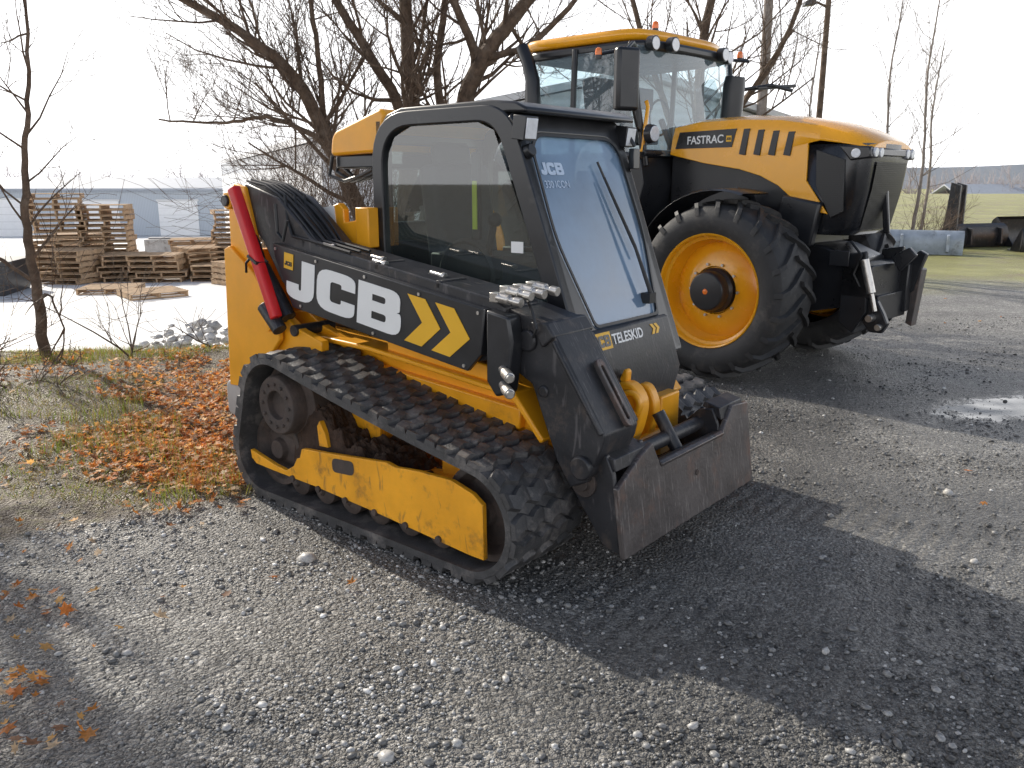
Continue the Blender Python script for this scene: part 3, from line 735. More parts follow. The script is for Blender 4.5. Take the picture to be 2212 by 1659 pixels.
b.obj('tractor_seat',TC,['seat'],.03,2)
MB().tube([(-.85,.52,2.0),(-.85,.52,2.12),(-.849,.52,2.125),(-.83,.52,2.52),(-.82,.52,2.60)],[.07,.07,.105,.105,.095],20).obj('air_cleaner',TK,['tblk'],.008)
MB().tube([(-2.08,-.98,1.7),(-2.08,-.98,2.2),(-2.1,-.98,2.55),(-2.16,-.98,2.72),(-2.24,-.98,2.86)],[.075,.075,.07,.062,.058],18).obj('exhaust_stack',TK,['tblk'])
b=MB()
b.box((.92,0,.84),(.24,.80,.26)); 
for y in (-.40,.36): b.prism([(.8,1.05),(.98,1.08),(1.02,.6),(.92,.42),(.8,.5)],y,y+.04)
b.prism([(.95,.80),(1.05,.98),(1.14,1.06),(1.20,1.03),(1.16,.90),(1.12,.72),(1.05,.66)],.28,.34); b.prism([(.95,.72),(1.08,.70),(1.14,.60),(1.18,.52),(1.14,.44),(1.04,.44),(.95,.55)],-.36,-.30)
b.prism([(1.02,1.02),(1.16,1.10),(1.22,1.04),(1.10,.90)],-.02,.04)
b.box((1.02,0,.62),(.10,.60,.22)); b.box((1.03,.26,.75),(.14,.12,.40))
b.obj('front_linkage',TK,['tblk'],.01,2)
MB().prism([(1.08,.44),(1.13,.42),(1.17,.90),(1.11,.92)],.30,.42).obj('linkage_plate',TK,['plate'],.005)
MB().tube([(.98,-.43,1.02),(1.06,-.43,.76),(1.061,-.43,.758),(1.10,-.43,.62)],[.034,.034,.018,.018],16).obj('linkage_cylinder',TK,['sil'],.003)
MB().cyl((1.06,-.44,.56),(1.06,-.36,.56),.030).obj('linkage_pin',TK,['sil'],.003)
MB().cyl((1.12,-.40,.49),(1.12,-.30,.49),.026).obj('linkage_pin',TK,['sil'],.003)
MB().box((.80,-.48,1.02),(.16,.012,.12)).obj('front_bracket',TK,['tblk'],.004)
MB().tube([(.85,-.4,1.15),(.95,-.42,1.05),(.9,-.42,.9),(.95,-.4,.8)],.012,6).obj('front_hose',TK,['hose'])

# ================================================================ GROUND
def soilm(x,y):
    w=vn(x*1.5,y*1.5,5)*.8+vn(x*5,y*5,6)*.3
    a=sm(((y-3.38)-.95*(x+2.26)+w)/.5)*sm((-1.30-x+w*.5)/.4)*(1-sm((y-8.0+w)/.6)*sm((-x-2.3)/.8))
    b_=sm((y-9.8+w)/1.0)*sm((x+3.2)/.8)*sm((5-x)/2)
    return np.maximum(a,b_)
def Hh(x,y):
    x=np.asarray(x,float); y=np.asarray(y,float)
    near=1-sm((np.hypot(x,y)-14)/10)
    drop=sm((-x-2.3)/1.6)*sm((y-7.7)/3.2)
    drop=np.maximum(drop,sm((y-16)/6)*sm((3-x)/4))
    h=-.8*drop-drop*np.clip((y-20)*.03,0,1.2)
    h=h-sm((y-75)/60)*3*sm((x+5)/20)
    h=h+.7*sm((y-24)/30)*sm((x-10)/12)
    soil=soilm(x,y)
    h=h+near*(.022*vn(x*1.3,y*1.3,1)+.012*vn(x*4,y*4,2)+.008*vn(x*10,y*10,3)*(1+2*soil))
    h=h+.14*np.exp(-(((x+3.7)/.8)**2+((y-5.9)/1.1)**2))+soil*.04*(vn(x*2,y*2,8)+.3)
    return h
def yardm(x,y):
    w=vn(x*1.2,y*1.2,9)*.5
    return np.maximum(sm((-x-2.4+w)/.5)*sm((y-8.1+w)/.4),sm((y-17)/2)*sm((3-x)/2))
def fieldm(x,y):
    w=vn(x*.5,y*.5,12)*3+vn(x*2,y*2,13)*1.0
    return sm((y-11.5-.35*(9-x)+w)/2.5)*sm((x-4)/2)
def axis(lo,hi,step,far,g=1.12):
    c=list(np.arange(lo,hi+1e-6,step)); s=step
    while c[-1]<far: s*=g; c.append(c[-1]+s)
    s=step; l=[lo]
    while l[-1]>-far: s*=g; l.append(l[-1]-s)
    return np.array(l[:0:-1]+c)
gx=axis(-5.5,5.5,.06,900); gy=axis(.6,9.5,.06,900)
X,Y=np.meshgrid(gx,gy); Z=Hh(X,Y)
nx,ny=len(gx),len(gy)
V=np.stack([X.ravel(),Y.ravel(),Z.ravel()],1)
idx=np.arange(nx*ny).reshape(ny,nx)
F=np.stack([idx[:-1,:-1].ravel(),idx[:-1,1:].ravel(),idx[1:,1:].ravel(),idx[1:,:-1].ravel()],1)
def npmesh(name,V,F,mats,cols=None,smooth=True):
    me=bpy.data.meshes.new(name); k=F.shape[1]
    me.vertices.add(len(V)); me.vertices.foreach_set('co',V.astype(np.float32).ravel())
    me.loops.add(F.size); me.loops.foreach_set('vertex_index',F.astype(np.int32).ravel())
    me.polygons.add(len(F)); me.polygons.foreach_set('loop_start',np.arange(0,F.size,k,dtype=np.int32))
    try: me.polygons.foreach_set('loop_total',np.full(len(F),k,dtype=np.int32))
    except Exception: pass
    me.update(calc_edges=True); me.validate()
    if smooth: me.polygons.foreach_set('use_smooth',np.ones(len(me.polygons),bool))
    for m in mats: me.materials.append(m)
    for cn,cv in (cols or {}).items():
        at=me.color_attributes.new(cn,'FLOAT_COLOR','POINT')
        c=np.ones((len(V),4),np.float32); c[:,:cv.shape[1]]=cv; at.data.foreach_set('color',c.ravel())
    ob=bpy.data.objects.new(name,me); COL.objects.link(ob); return ob
def ground_mat():
    m,nt,out=newmat('gravel_ground')
    tc=N(nt,'ShaderNodeTexCoord').outputs['Object']
    sep=N(nt,'ShaderNodeSeparateColor',{0:N(nt,'ShaderNodeAttribute',attribute_name='zone').outputs['Color']})
    wet_shade=N(nt,'ShaderNodeSeparateColor',{0:N(nt,'ShaderNodeAttribute',attribute_name='wet_shade').outputs['Color']})
    wob=N(nt,'ShaderNodeTexNoise',{'Vector':tc,'Scale':30,'Detail':3}).outputs['Color']
    tcw=N(nt,'ShaderNodeVectorMath',{0:tc,1:N(nt,'ShaderNodeVectorMath',{0:wob,'Scale':.02},operation='SCALE').outputs[0]},operation='ADD').outputs[0]
    v1=N(nt,'ShaderNodeTexVoronoi',{'Vector':tcw,'Scale':62,'Randomness':1})
    v2=N(nt,'ShaderNodeTexVoronoi',{'Vector':tcw,'Scale':170,'Randomness':1})
    n1=N(nt,'ShaderNodeTexNoise',{'Vector':tc,'Scale':.9,'Detail':8,'Roughness':.6}).outputs[0]
    n2=N(nt,'ShaderNodeTexNoise',{'Vector':tc,'Scale':9,'Detail':6,'Roughness':.7}).outputs[0]
    g1=N(nt,'ShaderNodeSeparateColor',{0:v1.outputs['Color']}).outputs[0]
    g2=N(nt,'ShaderNodeSeparateColor',{0:v2.outputs['Color']}).outputs[0]
    c1=RAMP(nt,g1,[(0,(.10,.097,.093)),(.5,(.24,.232,.22)),(.85,(.46,.44,.41)),(1,(.80,.77,.72))])
    c2=RAMP(nt,g2,[(0,(.075,.072,.069)),(.6,(.20,.192,.18)),(1,(.62,.60,.55))])
    pm=RAMP(nt,n2,[(.42,0),(.62,1)])
    c=MIX(nt,pm,c2,c1)
    pd=RAMP(nt,n1,[(.35,.6),(.5,1.0),(.66,1.35)])
    c=MIX(nt,1.0,c,pd,'MULTIPLY')
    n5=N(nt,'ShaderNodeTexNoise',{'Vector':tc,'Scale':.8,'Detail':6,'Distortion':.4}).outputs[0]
    dd=MATH(nt,'ADD',n5,wet_shade.outputs[2])
    damp_shade=RAMP(nt,dd,[(.50,0),(.78,1)])
    c=MIX(nt,MATH(nt,'MULTIPLY',damp_shade,.86),c,MIX(nt,.22,(.036,.038,.043),c))  # damp patches plus shade painted into the gravel colour
    n3=N(nt,'ShaderNodeTexNoise',{'Vector':tc,'Scale':14,'Detail':8,'Roughness':.75}).outputs[0]
    sc=RAMP(nt,n3,[(.3,(.05,.033,.02)),(.5,(.14,.092,.05)),(.62,(.22,.19,.06)),(.78,(.36,.27,.14))])
    c=MIX(nt,sep.outputs[0],c,sc)
    n4=N(nt,'ShaderNodeTexNoise',{'Vector':tc,'Scale':.35,'Detail':6}).outputs[0]
    cc=RAMP(nt,n4,[(.35,(.70,.70,.70)),(.65,(.82,.82,.81))])
    c=MIX(nt,sep.outputs[1],c,cc)
    n6=N(nt,'ShaderNodeTexNoise',{'Vector':tc,'Scale':.8,'Detail':10,'Roughness':.75}).outputs[0]
    fc=RAMP(nt,n6,[(.35,(.32,.25,.13)),(.5,(.36,.35,.10)),(.68,(.50,.48,.15))])
    c=MIX(nt,sep.outputs[2],c,fc)
    pu=RAMP(nt,MATH(nt,'ADD',wet_shade.outputs[0],MATH(nt,'MULTIPLY',MATH(nt,'SUBTRACT',n2,.5),1.3)),[(.45,0),(.75,1)])
    c=MIX(nt,pu,c,(.035,.034,.033))
    hgt=MATH(nt,'ADD',MATH(nt,'MULTIPLY',v1.outputs['Distance'],-1.2),MATH(nt,'MULTIPLY',v2.outputs['Distance'],-.5))
    hgt=MATH(nt,'ADD',hgt,MATH(nt,'MULTIPLY',n3,.6))
    mp=N(nt,'ShaderNodeMapping',{'Vector':tc,'Rotation':(0,0,RAD(39.7))}).outputs[0]
    wv=N(nt,'ShaderNodeTexWave',{'Vector':mp,'Scale':3.6,'Distortion':1.8,'Detail':3,'Detail Scale':2.0},wave_type='BANDS',bands_direction='X').outputs['Fac']
    hgt=MATH(nt,'ADD',hgt,MATH(nt,'MULTIPLY',MATH(nt,'MULTIPLY',wv,wet_shade.outputs[1]),1.0))
    st=MATH(nt,'SUBTRACT',1.0,MATH(nt,'MAXIMUM',MATH(nt,'MAXIMUM',sep.outputs[1],MATH(nt,'MULTIPLY',pu,.97)),MATH(nt,'MULTIPLY',damp_shade,.10)))
    bm=N(nt,'ShaderNodeBump',{'Height':hgt,'Strength':st,'Distance':.03})
    ro=N(nt,'ShaderNodeMapRange',{0:damp_shade,1:0.0,2:1.0,3:.50,4:.40}).outputs[0]
    ro=MATH(nt,'MULTIPLY',ro,MATH(nt,'SUBTRACT',1.0,MATH(nt,'MULTIPLY',pu,.75)))
    bs=N(nt,'ShaderNodeBsdfPrincipled',{'Base Color':c,'Roughness':ro,'Normal':bm.outputs[0],'Specular IOR Level':.5})
    nt.links.new(bs.outputs[0],out.inputs[0]); return m
xf,yf=X.ravel(),Y.ravel()
zc=np.stack([soilm(xf,yf),yardm(xf,yf),fieldm(xf,yf)],1)
pud=np.zeros_like(xf)
for (x,y,sx,sy,ro_,am) in ((3.65,5.85,.95,.38,.3,1.0),(3.2,4.9,.6,.12,-.2,.60),(2.2,3.3,.4,.10,.5,.42)):
    u=(xf-x)*math.cos(ro_)+(yf-y)*math.sin(ro_); v=-(xf-x)*math.sin(ro_)+(yf-y)*math.cos(ro_)
    pud=np.maximum(pud,am*np.exp(-((u/sx)**2+(v/sy)**2)))
lx=(xf+.10)*.769-(yf-4.293)*.639; ly=(xf+.10)*.639+(yf-4.293)*.769
mk=sm((lx-.5)/.2)*sm((2.8-lx)/.8)*(sm((ly+1.0)/.06)*sm((-.42-ly)/.06)+sm((ly-.45)/.06)*sm((1.0-ly)/.06))
damp_shade_bias=.22*sm((xf+.45+.25*(yf-2.5))/1.0)*sm((9-yf)/2)+.10*sm((-.3-ly)/.5)*sm((ly+1.5)/.5)-.07  # damp bias that also paints the loader's shadow area darker
g=npmesh('ground',V,F,[ground_mat()],{'zone':zc,'wet_shade':np.stack([pud,mk,damp_shade_bias],1)}); g['kind']='structure'

# pebbles
nr=np.random.RandomState(3)
def vcol_mat(name,rough=.75,transl=0):
    m,nt,out=newmat(name)
    a=N(nt,'ShaderNodeAttribute',attribute_name='tint').outputs['Color']
    tc=N(nt,'ShaderNodeTexCoord').outputs['Object']
    n=N(nt,'ShaderNodeTexNoise',{'Vector':tc,'Scale':90,'Detail':4}).outputs[0]
    c=MIX(nt,1.0,a,RAMP(nt,n,[(.3,.7),(.7,1.25)]),'MULTIPLY')
    b=N(nt,'ShaderNodeBsdfPrincipled',{'Base Color':c,'Roughness':rough})
    s=b.outputs[0]
    if transl:
        t=N(nt,'ShaderNodeBsdfTranslucent',{0:c}); s=N(nt,'ShaderNodeMixShader',{0:transl,1:s,2:t.outputs[0]}).outputs[0]
    nt.links.new(s,out.inputs[0]); return m
ph=(1+5**.5)/2
ico=np.array([(-1,ph,0),(1,ph,0),(-1,-ph,0),(1,-ph,0),(0,-1,ph),(0,1,ph),(0,-1,-ph),(0,1,-ph),(ph,0,-1),(ph,0,1),(-ph,0,-1),(-ph,0,1)],float); ico/=np.linalg.norm(ico[0])
icf=np.array([(0,11,5),(0,5,1),(0,1,7),(0,7,10),(0,10,11),(1,5,9),(5,11,4),(11,10,2),(10,7,6),(7,1,8),(3,9,4),(3,4,2),(3,2,6),(3,6,8),(3,8,9),(4,9,5),(2,4,11),(6,2,10),(8,6,7),(9,8,1)])
def stones(name,xs,ys,rs,tint,mt,sink=.25,zoff=None):
    n=len(xs)
    v=np.repeat(ico[None],n,0)*(1+.35*(nr.rand(n,12,1)-.5))
    sc=np.stack([rs*nr.uniform(.8,1.35,n),rs*nr.uniform(.7,1.1,n),rs*nr.uniform(.45,.8,n)],1)
    v=v*sc[:,None,:]
    a=nr.uniform(0,6.28,n); c,s=np.cos(a),np.sin(a)
    x=v[...,0]*c[:,None]-v[...,1]*s[:,None]; y=v[...,0]*s[:,None]+v[...,1]*c[:,None]
    z0=Hh(xs,ys)+rs*sink if zoff is None else zoff
    P=np.stack([x+xs[:,None],y+ys[:,None],v[...,2]+z0[:,None]],2).reshape(-1,3)
    Fq=(icf[None]+12*np.arange(n)[:,None,None]).reshape(-1,3)
    return npmesh(name,P,Fq,[mt],{'tint':np.repeat(tint,12,0)},smooth=False)
n=95000
yy=1.15*np.exp(nr.rand(n)*math.log(10/1.15)); xx=(nr.rand(n)*2-1)*(yy*.72+.3)
cl=vn(xx*2.2,yy*2.2,21)*1.2+vn(xx*.8,yy*.8,22)*1.1-.16*sm((xx+.4)/1.)
keep=(nr.rand(n)<np.clip(.52+cl*1.3,.08,1))&(yardm(xx,yy)<.3)&((soilm(xx,yy)<.5)|(nr.rand(n)<.12)); xx,yy=xx[keep],yy[keep]; n=len(xx)
rs=.0030+.0050*nr.rand(n)**2+.012*(nr.rand(n)**16)
dk=sm((xx+.45+.25*(yy-2.5))/1.0)[:,None]  # stones coloured darker within the same painted shade zone
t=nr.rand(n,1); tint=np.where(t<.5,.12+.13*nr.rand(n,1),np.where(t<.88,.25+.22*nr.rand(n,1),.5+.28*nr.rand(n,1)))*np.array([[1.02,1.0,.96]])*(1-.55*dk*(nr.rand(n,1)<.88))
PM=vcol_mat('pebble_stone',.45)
o=stones('gravel',xx,yy,rs,tint,PM); o['kind']='stuff'; o['label']='loose grey gravel stones scattered over the lot'; o['category']='gravel'
for i,(x,y,r) in enumerate(((-.90,3.35,.045),(-.36,2.05,.032),(-.29,1.55,.040),(-.02,2.45,.018),(.55,2.2,.02),(1.1,2.6,.02),(-.62,1.9,.022),(.45,1.75,.02),(2.3,4.1,.03),(2.0,3.3,.022),(-1.35,2.6,.02))):
    o=stones('stone',np.array([x]),np.array([y]),np.array([r]),np.array([[.48,.46,.43]]),PM,.15); o['label']='loose pale grey stone lying on gravel'; o['category']='stone'; o['group']='loose stones on the gravel'
n=420; xx=nr.normal(-4.1,.85,n); yy=nr.normal(10.6,.5,n); d=np.exp(-(((xx+4.1)/1.0)**2+((yy-10.6)/.7)**2))
rs=nr.uniform(.03,.10,n); tt=nr.uniform(.4,.7,(n,1))*np.array([[1,.98,.95]])
o=stones('rubble_heap',xx,yy,rs,tt,PM,zoff=Hh(xx,yy)+d*nr.uniform(0,.65,n)); o['kind']='stuff'; o['label']='heap of broken pale concrete rubble'; o['category']='rubble'

# leaves
LM=vcol_mat('dry_leaf',.6,.5)
leaf=np.array([(0,-.9,0),(.25,-.35,.05),(.75,-.45,.18),(.55,.05,.10),(.85,.45,.28),(.3,.4,.06),(0,1.0,.22),(-.3,.4,.06),(-.85,.45,.28),(-.55,.05,.10),(-.75,-.45,.18),(-.25,-.35,.05),(0,0,-.02)])
lf=np.array([(12,i,(i+1)%12) for i in range(12)])
def leaves(name,xs,ys,rs,hmax):
    n=len(xs); v=np.repeat(leaf[None],n,0)*(1+.3*(nr.rand(n,13,1)-.5))
    v[...,2]*=nr.uniform(-1.2,2.4,(n,1)); v[...,0]*=nr.uniform(.5,1.0,(n,1)); v*=rs[:,None,None]
    a=nr.uniform(0,6.28,n); ti=nr.normal(0,.45,n); c,s=np.cos(ti),np.sin(ti)
    y=v[...,1]*c[:,None]-v[...,2]*s[:,None]; z=v[...,1]*s[:,None]+v[...,2]*c[:,None]; x=v[...,0]
    c,s=np.cos(a),np.sin(a); x2=x*c[:,None]-y*s[:,None]; y2=x*s[:,None]+y*c[:,None]
    z0=Hh(xs,ys)+.012+hmax*nr.rand(n)
    P=np.stack([x2+xs[:,None],y2+ys[:,None],z+z0[:,None]],2).reshape(-1,3)
    Fq=(lf[None]+13*np.arange(n)[:,None,None]).reshape(-1,3)
    base=np.array([[.80,.32,.07],[.66,.22,.05],[.86,.48,.16],[.34,.17,.09],[.82,.60,.38]])[nr.choice(5,n,p=[.32,.18,.22,.12,.16])]*nr.uniform(.75,1.1,(n,1))
    return npmesh(name,P,Fq,[LM],{'tint':np.repeat(base,13,0)},smooth=False)
cx=[];cy=[]
for (x,y,sx,sy,k) in ((-2.35,5.3,.38,.42,1500),(-1.95,4.75,.26,.30,1300),(-2.5,6.3,.40,.7,1900),(-2.2,6.9,.35,.8,1200),(-3.3,7.4,.8,.30,1000),(-1.65,4.4,.18,.22,600),(-3.9,6.3,.5,.4,220),(-2.6,5.0,.9,1.2,350),(-1.58,2.35,.12,.10,34),(-1.9,2.9,.14,.12,24),(-1.38,2.1,.10,.08,16),(-1.0,2.9,.5,.5,6),(1.8,5.0,1.5,1.2,8),(0,11,3,1,700)):
    cx.append(nr.normal(x,sx,k)); cy.append(nr.normal(y,sy,k))
xx=np.concatenate(cx); yy=np.concatenate(cy); k=(yy>1.2)&~((xx>-1.35)&(yy>3.2)&(yy<9)&(xx<1))&((vn(xx*3,yy*3,31)+.6*vn(xx*1.3,yy*1.3,33)>-.20)|(yy<3.4)); xx,yy=xx[k],yy[k]
o=leaves('fallen_leaves',xx,yy,nr.uniform(.016,.036,len(xx)),.03); o['kind']='stuff'; o['label']='orange brown fallen leaves drifted along the lot edge'; o['category']='leaves'
n=46000; xx=nr.uniform(-5.5,-1.3,n); yy=nr.uniform(3.2,8.2,n); k=(soilm(xx,yy)>.3)&(vn(xx*1.6,yy*1.6,41)>-.10); xx,yy=xx[k],yy[k]
n=len(xx); hh=nr.uniform(.012,.05,n)*(1+1.4*(vn(xx*1.2,yy*1.2,44)>.15)); a=nr.uniform(0,6.28,n); ln=nr.uniform(-.04,.04,(n,2)); w=.0022
z0=Hh(xx,yy)
P=np.stack([np.stack([xx-w*np.cos(a),yy-w*np.sin(a),z0],1),np.stack([xx+w*np.cos(a),yy+w*np.sin(a),z0],1),np.stack([xx+ln[:,0],yy+ln[:,1],z0+hh],1)],1).reshape(-1,3)
gc=np.array([[.22,.30,.03],[.34,.30,.07],[.36,.26,.12]])[nr.choice(3,n,p=[.35,.30,.35])]
o=npmesh('grass',P,np.arange(3*n).reshape(-1,3),[vcol_mat('grass_blade',.6,.45)],{'tint':np.repeat(gc,3,0)},smooth=False); o['kind']='stuff'; o['label']='short patchy grass at the lot edge'; o['category']='grass'

# ================================================================ TREES
def catmull(P,k=6):
    P=[Vector(p) for p in P]; P=[P[0]*2-P[1]]+P+[P[-1]*2-P[-2]]; out=[]
    for i in range(1,len(P)-2):
        for j in range(k):
            t=j/k; a,b_,c,d=P[i-1:i+3]
            out.append(.5*((2*b_)+(c-a)*t+(2*a-5*b_+4*c-d)*t*t+(3*b_-a-3*c+d)*t**3))
    out.append(P[-2]); return out
def rv(r): return Vector((r.gauss(0,1),r.gauss(0,1),r.gauss(0,1))).normalized()
def sprig(T,K,p,d,L,r,depth,maxd,rn,kids=(5,4,3,2),up=.12):
    n=4 if depth<2 else 3
    pts=[p]; dd=d.copy()
    for i in range(n):
        dd=(dd+rv(rn)*.20+Vector((0,0,up))).normalized(); p=p+dd*(L/n); pts.append(p)
    rad=[max(.0022,r*(1-.72*i/n)) for i in range(n+1)]
    tgt=T if r>.028 else K
    tgt.tube(pts,rad,6 if r>.02 else (4 if r>.008 else 3),0,caps=False)
    if depth>=maxd: return
    for k in range(kids[depth]):
        t=rn.uniform(.2,1); i=min(n-1,int(t*n)); q=pts[i].lerp(pts[i+1],t*n-i)
        ax=(pts[i+1]-pts[i]).normalized(); nd=(ax*.75+rv(rn)*.75+Vector((0,0,.12))).normalized()
        sprig(T,K,q,nd,L*rn.uniform(.4,.7),rad[i]*.6,depth+1,maxd,rn,kids,up)
def limb(T,K,P,r0,r1,nc,cl,rn,maxd=3,lo=.25,kids=(5,4,3,2),up=.12):
    pts=catmull(P); n=len(pts)
    pts=[q+rv(rn)*.012 for q in pts]
    rad=[r0+(r1-r0)*i/(n-1) for i in range(n)]
    T.tube(pts,rad,10,0)
    for k in range(nc):
        t=lo+(1-lo)*((k+rn.random())/nc); i=min(n-2,int(t*(n-1))); q=pts[i]
        ax=(pts[i+1]-pts[i]).normalized(); nd=(ax*.6+rv(rn)*.9+Vector((0,0,.25))).normalized()
        sprig(T,K,q,nd,cl*rn.uniform(.6,1.25)*(1.15-.4*t),max(.010,rad[i]*rn.uniform(.22,.42)),0,maxd,rn,kids,up)
def tree(name,loc,label,limbs,seed,mt='bark',cat='tree'):
    E=empty(name,loc,0,label,cat); T=MB();K=MB(); rn=random.Random(seed); o=Vector(loc)
    for L in limbs:
        L=dict(L); P=[tuple(Vector(p)-o) for p in L.pop('P')]; limb(T,K,P,rn=rn,**L)
    T.obj('trunk',E,[mt],fix=False); K.obj('crown',E,[mt],fix=False,smooth=False)
    return E
tree('bare_tree',(-1.9,12.8,0),'multi-stemmed bare deciduous tree with long spreading limbs behind the loader',[
 dict(P=[(-1.9,12.8,-.1),(-2.2,12.7,.9),(-2.6,12.5,2.03),(-3.08,12.4,3.05),(-3.8,12.3,3.65),(-5.3,12.2,4.5)],r0=.15,r1=.04,nc=22,cl=1.8,kids=(6,5,3,2)),
 dict(P=[(-1.8,12.8,-.1),(-1.6,12.8,1.2),(-1.46,12.7,2.7),(-1.5,12.6,4.1),(-1.35,12.5,6.5),(-1.1,12.5,8.5)],r0=.15,r1=.045,nc=16,cl=1.7),
 dict(P=[(-1.7,12.8,.8),(-1.58,12.7,2.4),(-2.0,12.5,3.35),(-2.6,12.3,4.4),(-3.2,12.2,6.5)],r0=.10,r1=.035,nc=14,cl=1.6),
 dict(P=[(-2.6,12.5,2.03),(-2.9,12.3,2.3),(-3.45,12.2,2.50),(-4.0,12.1,2.42),(-4.9,12,2.45)],r0=.05,r1=.012,nc=14,cl=1.0,lo=.1),
 dict(P=[(-2.3,12.6,1.3),(-2.7,12.6,2.4),(-2.75,12.5,3.4),(-2.9,12.5,4.8)],r0=.06,r1=.025,nc=12,cl=1.2)],1)
tree('bare_tree',(-1.0,13,0),'bare tree with thick leaning limb reaching over the tractor',[
 dict(P=[(-1.0,13,-.1),(-.9,12.9,1.4),(-.7,12.7,2.7),(-.35,12.5,3.4),(.15,12.5,4.0),(1.0,12.5,5.0),(1.6,12.3,6.8)],r0=.17,r1=.05,nc=18,cl=1.8,lo=.3),
 dict(P=[(-.95,13,.8),(-1.0,12.9,2.3),(-1.1,12.8,3.2),(-.9,12.6,4.3),(-.6,12.5,6.5)],r0=.085,r1=.03,nc=12,cl=1.5),
 dict(P=[(-.5,12.6,3.2),(-.6,12.4,3.6),(-.95,12,4.3),(-1.3,12,5.4)],r0=.08,r1=.03,nc=10,cl=1.4,lo=.1),
 dict(P=[(-.4,12.5,3.3),(.3,12.3,3.5),(1.0,12.0,4.1),(1.9,12,4.5)],r0=.055,r1=.02,nc=12,cl=1.3,lo=.1)],2)
tree('bare_tree',(3.6,17,0),'bare tree with upward twiggy branches behind the tractor cab',[
 dict(P=[(3.6,17,-.1),(3.7,17,2),(3.6,16.8,4),(3.9,16.6,6),(4.2,16.5,9)],r0=.14,r1=.04,nc=22,cl=2.4,lo=.2),
 dict(P=[(3.7,17,1.6),(4.4,16.8,3),(5.2,16.6,4.4),(5.8,16.5,7)],r0=.08,r1=.03,nc=14,cl=1.9),
 dict(P=[(3.6,17,1.6),(2.9,16.8,3.2),(2.2,16.6,5),(1.8,16.5,7)],r0=.08,r1=.03,nc=14,cl=1.9)],3)
tree('sapling',(-4.34,7.53,0),'thin straight bare sapling at the edge of the gravel lot',[
 dict(P=[(-4.34,7.53,-.15),(-4.33,7.53,.6),(-4.32,7.5,1.2),(-4.27,7.5,1.8),(-4.15,7.5,2.4),(-4.02,7.45,3.3)],r0=.055,r1=.010,nc=12,cl=.9,lo=.3,maxd=2,kids=(4,3,2),up=.03),
 dict(P=[(-4.34,7.5,.75),(-4.7,7.3,1.1),(-5.1,7.2,1.4)],r0=.018,r1=.006,nc=5,cl=.7,lo=.2,maxd=2,kids=(4,3,2)),
 dict(P=[(-4.34,7.5,.45),(-4.1,7.3,.65),(-3.95,7.2,.35),(-4.0,7.15,.02)],r0=.012,r1=.005,nc=4,cl=.5,lo=.2,maxd=1,kids=(3,2))],4)
tree('bare_tree',(-7.35,7.95,0),'stout bare tree on the lot edge beyond the sapling',[
 dict(P=[(-7.35,7.95,-.2),(-7.35,7.95,1.2),(-7.4,7.95,2.6),(-7.3,7.9,4.2),(-7.2,7.8,6.5)],r0=.26,r1=.12,nc=20,cl=1.4,lo=.3,kids=(6,5,4,3)),
 dict(P=[(-7.35,7.95,1.4),(-7.05,8.0,2.6),(-6.95,8.05,4.0),(-6.9,8.0,6.0)],r0=.13,r1=.06,nc=14,cl=1.0,kids=(6,5,4,3)),
 dict(P=[(-7.35,7.95,1.0),(-7.75,7.7,2.2),(-8.0,7.5,4.0),(-8.1,7.4,6.0)],r0=.18,r1=.08,nc=16,cl=1.6,kids=(6,5,4,3))],14)
for i,(x,y,h,sd) in enumerate(((10.4,24,6.5,5),(11.9,25,7.2,6),(9.3,27,6,7),(13.6,28,6,8))):
    tree('young_tree',(x,y,0),'slender pale bare young tree on the grass strip',[
     dict(P=[(x,y,-.1),(x+.1,y,h*.3),(x-.05,y,h*.65),(x+.1,y,h)],r0=.055,r1=.015,nc=20,cl=2.0,lo=.25,maxd=2,kids=(5,4,2),up=.22)],sd,'barkp')
def shrub(x,y,z,n,h,sd,spread=.5,label='tangle of bare brown shrub stems'):
    E=empty('bare_shrub',(x,y,z),0,label,'shrub'); K=MB(); rn=random.Random(sd)
    for i in range(n):
        d=Vector((rn.gauss(0,spread),rn.gauss(0,spread),1)).normalized()
        sprig(K,K,Vector((rn.gauss(0,.25),rn.gauss(0,.25),-.05)),d,h*rn.uniform(.6,1.1),.010,1,3,rn,(5,5,4,2),.02)
    K.obj('stems',E,['bark'],fix=False,smooth=False)
shrub(-2.9,12.2,-.3,46,2.6,21,.35); shrub(-2.2,12.0,-.1,40,2.3,22,.35); shrub(-5.1,6.6,0,9,1.3,23,.7,'sparse bare weed stems beside the leaf drift'); shrub(-3.3,7.3,0,4,1.0,24,.6,'sparse bare weed stems beside the leaf drift')
shrub(9.9,20.5,0,18,1.3,26,.6); shrub(-3.9,5.9,.1,12,.45,27,.9,'sparse bare weed stems beside the leaf drift')

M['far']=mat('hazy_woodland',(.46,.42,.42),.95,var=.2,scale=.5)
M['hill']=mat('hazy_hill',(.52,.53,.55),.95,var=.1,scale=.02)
tl=MB(); rn=random.Random(9)
for i in range(520):
    x=-150+i*.62+rn.uniform(-1,1); y=125+rn.uniform(-8,8); h=rn.uniform(2.5,5.5)
    sprig(tl,tl,Vector((x,y,-3)),Vector((0,0,1)),h,.22,0,2,rn,(7,6,3),.15)
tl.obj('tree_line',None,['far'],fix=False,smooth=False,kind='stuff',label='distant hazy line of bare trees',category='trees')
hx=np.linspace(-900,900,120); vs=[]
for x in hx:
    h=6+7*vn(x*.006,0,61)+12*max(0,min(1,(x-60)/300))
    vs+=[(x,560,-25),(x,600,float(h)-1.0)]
MB().add(vs,[(2*i,2*i+2,2*i+3,2*i+1) for i in range(len(hx)-1)]).obj('hills',None,['hill'],fix=False,kind='structure')

